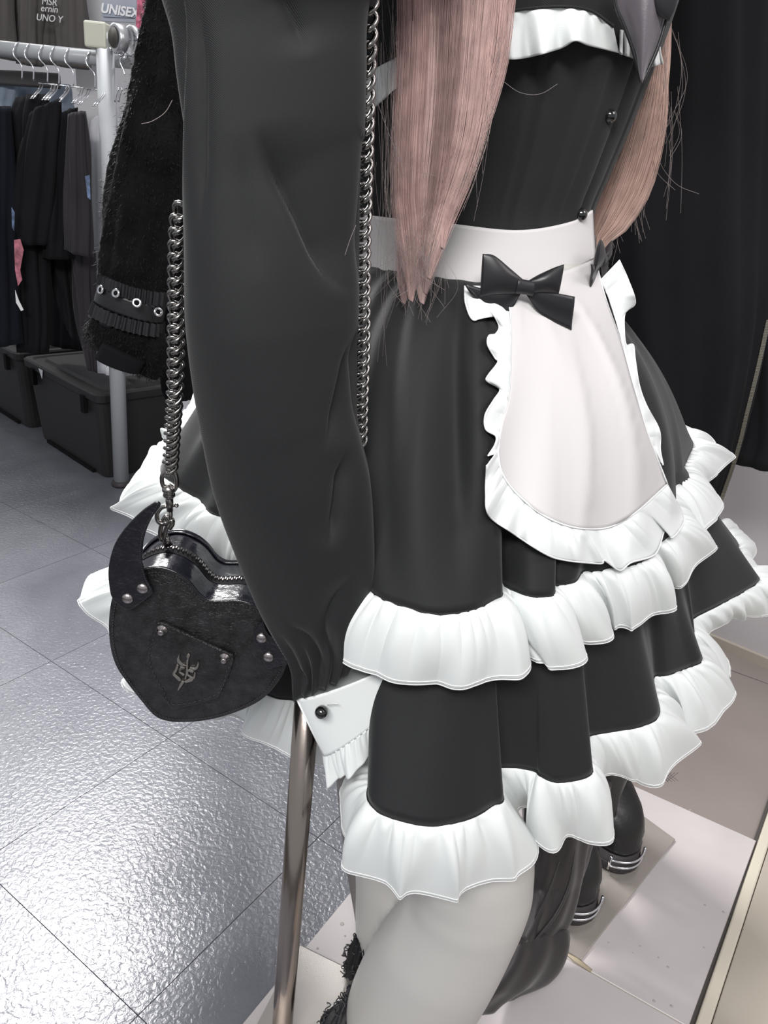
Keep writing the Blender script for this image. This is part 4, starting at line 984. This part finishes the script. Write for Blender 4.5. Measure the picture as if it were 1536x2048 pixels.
def cap(ring, c, par, name, mt, dome=0., off=0.):
    rows = [ring]
    for k in range(1, 9): rows.append(c+(ring-c)*(1-k/9.)-BN*dome*math.sin(math.pi/2*k/9))
    V = np.vstack(rows+[c[None]-BN*dome]); n = len(ring); f = gridf(9, n, True)+[(8*n+i, 8*n+(i+1) % n, 9*n) for i in range(n)]
    return V, f
V, f = cap(ringat(1, 0), Hc, bag, '', None, .004)
V2, f2 = (np.vstack([ringat(1, 0), ringat(1.0, .0022), ringat(.985, .0026)]), gridf(3, 160, True))
fp = mk('front_panel', *join((V, f), (V2, f2)), M_LEATH, bag)
DP = .082
rows = [ringat(.965, .001), ringat(.962, .006), ringat(.975, .014), ringat(.975, DP-.012), ringat(.962, DP-.004), ringat(.965, DP)]
mk('gusset', np.vstack(rows), gridf(6, 160, True), M_PATENT, bag)
V, f = cap(ringat(1, DP+.001), Hc+BN*(DP+.001), bag, '', None, -.002)
V2, f2 = (np.vstack([ringat(.985, DP-.003), ringat(1, DP-.0024), ringat(1, DP+.001)]), gridf(3, 160, True))
mk('back_panel', *join((V, f), (V2, f2)), M_PATENT, bag)
mk('edge_piping', *tube(ringat(.993, .0022), .0017, 8, closed=True), M_PATENT, bag)
mk('edge_piping', *tube(ringat(.985, DP-.004), .0013, 8, closed=True), M_PATENT, bag)
st = []
for i in range(0, 160):
    a, b = ringat(.955, 0)[i]-BN*.0008, ringat(.955, 0)[(i+1) % 160]-BN*.0008
    st.append(tube([a*.85+b*.15, (a+b)/2-BN*.0005, a*.2+b*.8], .00045, 5))
mk('stitching', *join(*st), M_THREAD, fp, kind='stuff')
# zip along the top of the gusset
top = [i for i in range(160) if H[i][2] > Hc[2]+.015]
mids = np.array([ringat(.978, DP*.52)[i] for i in range(160)]); lim = H[:, 2] > Hc[2]+.012
idx = [i for i in range(160) if lim[i]]
# order contiguous
st0 = next(i for i in range(160) if lim[i] and not lim[i-1]); seq = []
i = st0
while lim[i % 160] and len(seq) < 160: seq.append(i % 160); i += 1
zp = mids[seq]
tn = np.gradient(zp, axis=0)
V = []
for j, p in enumerate(zp):
    outv = unit(np.cross(tn[j], BN)); outv = outv if outv@(p-Hc) > 0 else -outv
    for k_ in (-.008, -.003, .003, .008): V.append(p+BN*k_+outv*(.0008 if abs(k_) < .005 else .0002))
mk('zip_tape', np.array(V), gridf(len(zp), 4), M_KNIT, bag)
teeth = []
zq = cr(zp, 110); tq = np.gradient(zq, axis=0)
for j in range(110):
    tt = unit(tq[j]); outv = unit(np.cross(tt, BN)); outv = outv if outv@(zq[j]-Hc) > 0 else -outv
    teeth.append(boxg(zq[j]+outv*.0015+BN*(.0011 if j % 2 else -.0011), tt*.00055, BN*.0019, outv*.0009))
mk('zip_teeth', *join(*teeth), M_RIVET, bag, smooth=False, kind='stuff')
def plate(name, pts, off, th, mt, parent, bev=.0008, n=None, crv=True, pad=0.):
    P = cr(pts, n or 60, closed=True) if crv else np.array(pts, float)
    P3 = np.array([onp(x, y, off) for x, y in P])
    o = mk(name, *prism(P3, -BN*th), mt, parent, smooth=False)
    if bev: bevel(o, bev, 2)
    return o
def stitch_path(pts, off, parent, closed=False, n=60, rad=.00045):
    P = cr([onp(x, y, off) for x, y in pts], n*3, closed=closed); s_ = []
    for i in range(0, n*3-2, 3): s_.append(tube([P[i], P[i+1]*.5+P[i+2]*.5-BN*.0004, P[i+2]], rad, 4))
    return mk('stitching', *join(*s_), M_THREAD, parent, kind='stuff')
# pocket
pk = plate('front_pocket', [(316, 1241), (330, 1243), (380, 1266), (430, 1290), (468, 1306), (469, 1316), (460, 1345), (438, 1393), (390, 1406), (346, 1416), (322, 1385), (292, 1318), (300, 1290), (311, 1255)], .0045, .0034, M_LEATH, bag, bev=.0012, n=70, crv=False)
stitch_path([(322, 1249), (380, 1273), (460, 1310), (454, 1343), (433, 1388), (349, 1409), (327, 1382), (299, 1318), (316, 1252)], .0080, pk, n=50)
# horns
hl = plate('horn', [(320, 1003), (322, 1010), (309, 1028), (298, 1048), (291, 1068), (287, 1090), (287, 1122), (295, 1155), (308, 1180), (302, 1188), (280, 1205), (262, 1216), (246, 1212), (226, 1192), (220, 1165), (219, 1133), (227, 1097), (240, 1070), (260, 1044), (285, 1020), (305, 1006), (314, 1001)], .0065, .0032, M_HORN, bag, n=120)
stitch_path([(316, 1008), (300, 1036), (286, 1066), (281, 1090), (281, 1122), (290, 1156), (302, 1180)], .0095, hl, n=40, rad=.0003)
hr = plate('horn', [(523, 1243), (527, 1238), (532, 1256), (541, 1269), (556, 1277), (566, 1296), (576, 1322), (571, 1328), (555, 1330), (538, 1335), (528, 1322), (524, 1300), (510, 1282), (509, 1262)], .0055, .0028, M_HORN, bag, n=80)
for (x, y) in [(285, 1177), (255, 1197), (523, 1276), (537, 1314)]:
    c = onp(x, y, .0095 if x < 400 else .0085)
    mk('rivet', *lathe(c, -BN, [(.0050, -.001), (.0054, .0003), (.0048, .0014), (.0030, .0024), (.0008, .0028)], 22), M_RIVET, hl if x < 400 else hr)
for (x, y) in [(324, 1260), (449, 1316)]:
    c = onp(x, y, .0080)
    mk('stud', *lathe(c, -BN, [(.0056, -.0005), (.0052, .0008), (.0032, .0022), (.0028, .0055), (.0024, .0060), (.0005, .0060)], 20), M_RIVET, pk)
# emblem (gothic monogram with wings and a blade)
def em(x, y): return (200+x/3.657, 980+y/3.657)
EMB = [[(590, 1183), (578, 1200), (566, 1225), (570, 1250), (590, 1272), (610, 1280), (640, 1278), (612, 1262), (594, 1244), (584, 1222), (584, 1200)],
       [(720, 1245), (728, 1262), (722, 1290), (704, 1308), (676, 1312), (655, 1300), (662, 1284), (690, 1292), (706, 1282), (714, 1264)],
       [(642, 1192), (654, 1188), (664, 1200), (654, 1218), (650, 1240), (640, 1240), (642, 1218), (634, 1208)],
       [(636, 1236), (650, 1236), (645, 1330), (632, 1380), (622, 1372), (632, 1320)],
       [(566, 1262), (582, 1272), (565, 1320), (552, 1335), (590, 1368), (600, 1385), (582, 1390), (536, 1346), (534, 1330), (552, 1300)],
       [(590, 1278), (628, 1290), (616, 1302), (586, 1300), (594, 1322), (624, 1340), (612, 1352), (578, 1324)],
       [(656, 1300), (692, 1318), (680, 1330), (650, 1318), (650, 1340), (684, 1362), (672, 1382), (632, 1398), (618, 1390), (650, 1372), (660, 1362), (634, 1344), (640, 1310)],
       [(600, 1385), (622, 1392), (606, 1420), (574, 1462), (570, 1452), (582, 1420)],
       [(672, 1376), (688, 1352), (694, 1322), (704, 1330), (700, 1362), (678, 1390), (634, 1402), (620, 1396)]]
for k, P in enumerate(EMB):
    o = plate('emblem_stroke', [em(*q) for q in P], .0078, .0024, M_EMBL, pk, bev=.0005, crv=False)
# D-ring tab behind the horn
mk('ring_tab', *tube([onp(328, 1072, -.040), onp(338, 1092, -.040)], .0045, 12, flat=.5), M_GUN, bag)
# ------------------------------------------------------------------ lace socks on the mannequin
def lace(L, R, Y, label, seed):
    t = empty('lace_sock', W((L[0][0]+R[0][0])/2, L[0][1], np.atleast_1d(Y)[0]), label, 'sock', 'black lace ankle socks of the mannequin')
    r = np.random.default_rng(seed); parts_ = []
    V, f = loftg(L, R, Y, aspect=.7, nr=18, nc=80, disp=lambda a, v: .0035*math.sin(9*a+5*v)+.0025*math.sin(21*a-9*v), caps=False)
    mk('sock_body', V, f, M_LACE, t)
    for i in range(46):                              # looping lace trim over the ruffle
        p = V[r.integers(2, 17)*80+r.integers(0, 80)]; c = V.mean(0); n_ = unit(p-c); n_[2] *= .3; n_ = unit(n_)
        u_ = unit(np.cross(n_, [0, 0, 1.])); w_ = np.cross(u_, n_); R_ = r.uniform(.004, .009); p = p+n_*.003
        parts_.append(tube([p+R_*(math.cos(q)*u_+math.sin(q)*w_)+.003*math.sin(3*q+i)*n_ for q in np.linspace(0, r.uniform(4, 6), 12)], .0009, 5))
    mk('lace_trim', *join(*parts_), mat('lace_thread', (.03, .03, .034), .4), t, kind='stuff')
lace([(714, 1876), (704, 1895), (694, 1930), (696, 1962), (706, 1985)], [(742, 1876), (760, 1895), (770, 1930), (770, 1962), (765, 1985)], .752, 'black lace sock on the rear leg against the steel plate', 3)
lace([(700, 1972), (690, 2000), (664, 2018), (645, 2050), (640, 2110)], [(730, 1972), (740, 2000), (745, 2018), (750, 2050), (750, 2110)], [.70, .672, .655], 'black lace sock at the bottom edge below the near shin', 4)
# ------------------------------------------------------------------ second mannequin: coat, trousers, boots, plate
ct = empty('long_black_coat', W(1400, 300, 1.3), 'long plain black coat hanging behind the maid dress', 'coat')
def coatd(a, v): return .008*math.sin(6*a+2*v)*.7+.003*math.sin(13*a-v)
loft('coat_front', [(1170, -80), (1175, 200), (1180, 420), (1200, 620), (1260, 850), (1330, 1010)],
     [(1545, -80), (1540, 200), (1535, 420), (1528, 640), (1488, 850), (1440, 1000)], [1.30, 1.32, 1.34], M_BLACKC, ct, aspect=.35, nr=60, nc=90, disp=coatd)
loft('coat_sleeve', [(1450, -80), (1462, 200), (1468, 420), (1478, 640), (1480, 850), (1462, 925)],
     [(1650, -80), (1650, 200), (1650, 420), (1655, 640), (1660, 850), (1660, 938)], 1.40, M_BLACKC, ct, aspect=.4, nr=50, nc=70, disp=coatd)
zpt = [W(x, y, 1.26) for x, y in [(1534, 640), (1512, 740), (1490, 830), (1478, 880), (1462, 935), (1448, 975), (1436, 1010)]]
mk('coat_zip', *tube(cr(zpt, 60), .0022, 6, flat=.5), mat('zip_metal', (.25, .23, .20), .4, metal=.7), ct)
gr = [boxg(p, (.0035, 0, 0), (0, .002, 0), (0, 0, .001)) for p in cr(zpt, 130)+np.array([0, -.004, 0])]
mk('zip_teeth', *join(*gr), mat('zip_teeth_metal', (.4, .37, .3), .3, metal=1), ct, smooth=False, kind='stuff')
tp = empty('flared_trousers', Z(1100, 1800, .02), 'black faux leather flared trouser leg beside the mannequin knee', 'trousers')
def trd(a, v): return .0030*math.sin(4*a+5*v)+.0022*math.sin(9*a-3*v)
loft('trouser_leg', [(1050, 1560), (1052, 1680), (1060, 1760), (1052, 1810), (1022, 1870), (985, 1930), (940, 1990), (925, 2024)],
     [(1215, 1560), (1178, 1680), (1165, 1730), (1140, 1800), (1118, 1850), (1132, 1868), (1112, 1915), (1040, 1960)], [.86, .84, .82, .80, .76, .72, .68, .655], M_FLEATH, tp, aspect=[.5, .45, .35, .25], nr=70, nc=120, disp=trd, YR=[.90, .89, .88, .87, .85, .82, .80, .76])
for P in ([(1120, 1720), (1090, 1800), (1050, 1880), (1033, 1935), (1010, 1975)], [(1150, 1700), (1138, 1770), (1110, 1830), (1070, 1880), (1035, 1925)]):
    mk('seam_fold', *tube(cr([W(x, y, .815-.10*(y-1700)/275.) for x, y in P], 30), np.sin(np.linspace(.2, 2.9, 30))*.003, 8), M_FLEATH, tp)
loft('trouser_leg', [(1160, 1480), (1190, 1540), (1205, 1580), (1212, 1640)], [(1290, 1480), (1262, 1540), (1238, 1600), (1232, 1640)], 1.02, M_FLEATH, tp, aspect=.6, nr=20, nc=40)
mk('shoe_toe', *lathe(Z(1056, 1946, .022), unit([.2, -.3, .9]), [(.004, -.02), (.016, -.012), (.018, 0), (.012, .012), (.002, .018)], 16), M_BOOT, tp)
def boot(name, c, h, label):                          # c: pixel of heel centre at the floor
    g = Z(c[0], c[1], .012)
    t = empty(name, g, label, 'boot', 'black platform boots on the taupe plate')
    w_ = (g-CO); k = h
    fwd = unit([.75, -.35, 0]); fwd = unit([.45, -.9, 0])   # toe points toward the viewer's right
    sd = np.array([-fwd[1], fwd[0], 0])
    def sec(z, x0, x1, hw):
        hw *= 1.28; z *= 1.15
        pts = []
        for i in range(32):
            a = 2*math.pi*i/32; cx = (x0+x1)/2; rx = (x1-x0)/2
            ca, sa = math.cos(a), math.sin(a)
            x = cx+rx*np.sign(ca)*abs(ca)**.75; y = hw*np.sign(sa)*abs(sa)**.8*(1-.10*ca)
            pts.append(g+fwd*x+sd*y+np.array([0, 0, z]))
        return pts
    S_ = [sec(0, -.12, .045, .040), sec(.004, -.125, .05, .043), sec(.018, -.125, .05, .043), sec(.020, -.12, .046, .040), sec(.036, -.12, .046, .040)]
    mk('sole', np.vstack(S_), gridf(5, 32, True)+[tuple(range(32))[::-1], tuple(range(128, 160))], M_RUBBER, t)
    S_ = [sec(.034, -.12, .044, .038), sec(.046, -.12, .045, .040), sec(.05, -.118, .042, .039), sec(.066, -.12, .042, .041), sec(.080, -.12, .036, .041), sec(.094, -.12, .024, .040), sec(.106, -.12, .002, .039), sec(.114, -.12, -.02, .038), sec(.13, -.12, -.035, .038), sec(.18, -.125, -.035, .042), sec(.24, -.13, -.03, .046), sec(.34, -.135, -.03, .05)]
    S_ = [[q+fwd*.0012*math.sin(i_*3.1) for q in s_] for i_, s_ in enumerate(S_)]
    mk('upper', np.vstack(S_), gridf(len(S_), 32, True)+[tuple(range(32))[::-1], tuple(range(32*(len(S_)-1), 32*len(S_)))], M_BOOT, t)
    # double metal bar with rounded ends across the toe
    bars = []
    for z in (.022, .036):
        bars.append(tube(cr([g+fwd*(.053-.02*(s/.042)**2)+sd*s+np.array([0, 0, z]) for s in np.linspace(-.040, .034, 9)], 20), .0022, 8))
    for s in (-.040, .034):
        bars.append(tube([g+fwd*(.053-.02*(s/.042)**2)+sd*s+np.array([0, 0, .014]), g+fwd*(.053-.02*(s/.042)**2)+sd*s+np.array([0, 0, .044])], .0026, 8))
    mk('metal_buckle', *join(*bars), M_CHROME, t)
    mk('sole_groove', *tube([q for q in sec(.019, -.124, .049, .042)], .001, 5, closed=True), M_DARKG, t)
    return t
boot('platform_boot', (1222, 1706), 1, 'black platform boot with double silver bar, farther one on the plate')
boot('platform_boot', (1134, 1802), 1, 'black platform boot with double silver bar, nearer one beside trousers')
P = [Z(1242, 1602, .0125), Z(1350, 1681, .0125), Z(1162, 1922, .0125), Z(1040, 1850, .0125), Z(1000, 1700, .0125)]
o = mk('base_plate', *prism(P, (0, 0, .004)), M_PLATE2, None, smooth=False); bevel(o, .0015); tag(o, 'taupe steel base plate under the platform boots', 'base plate')
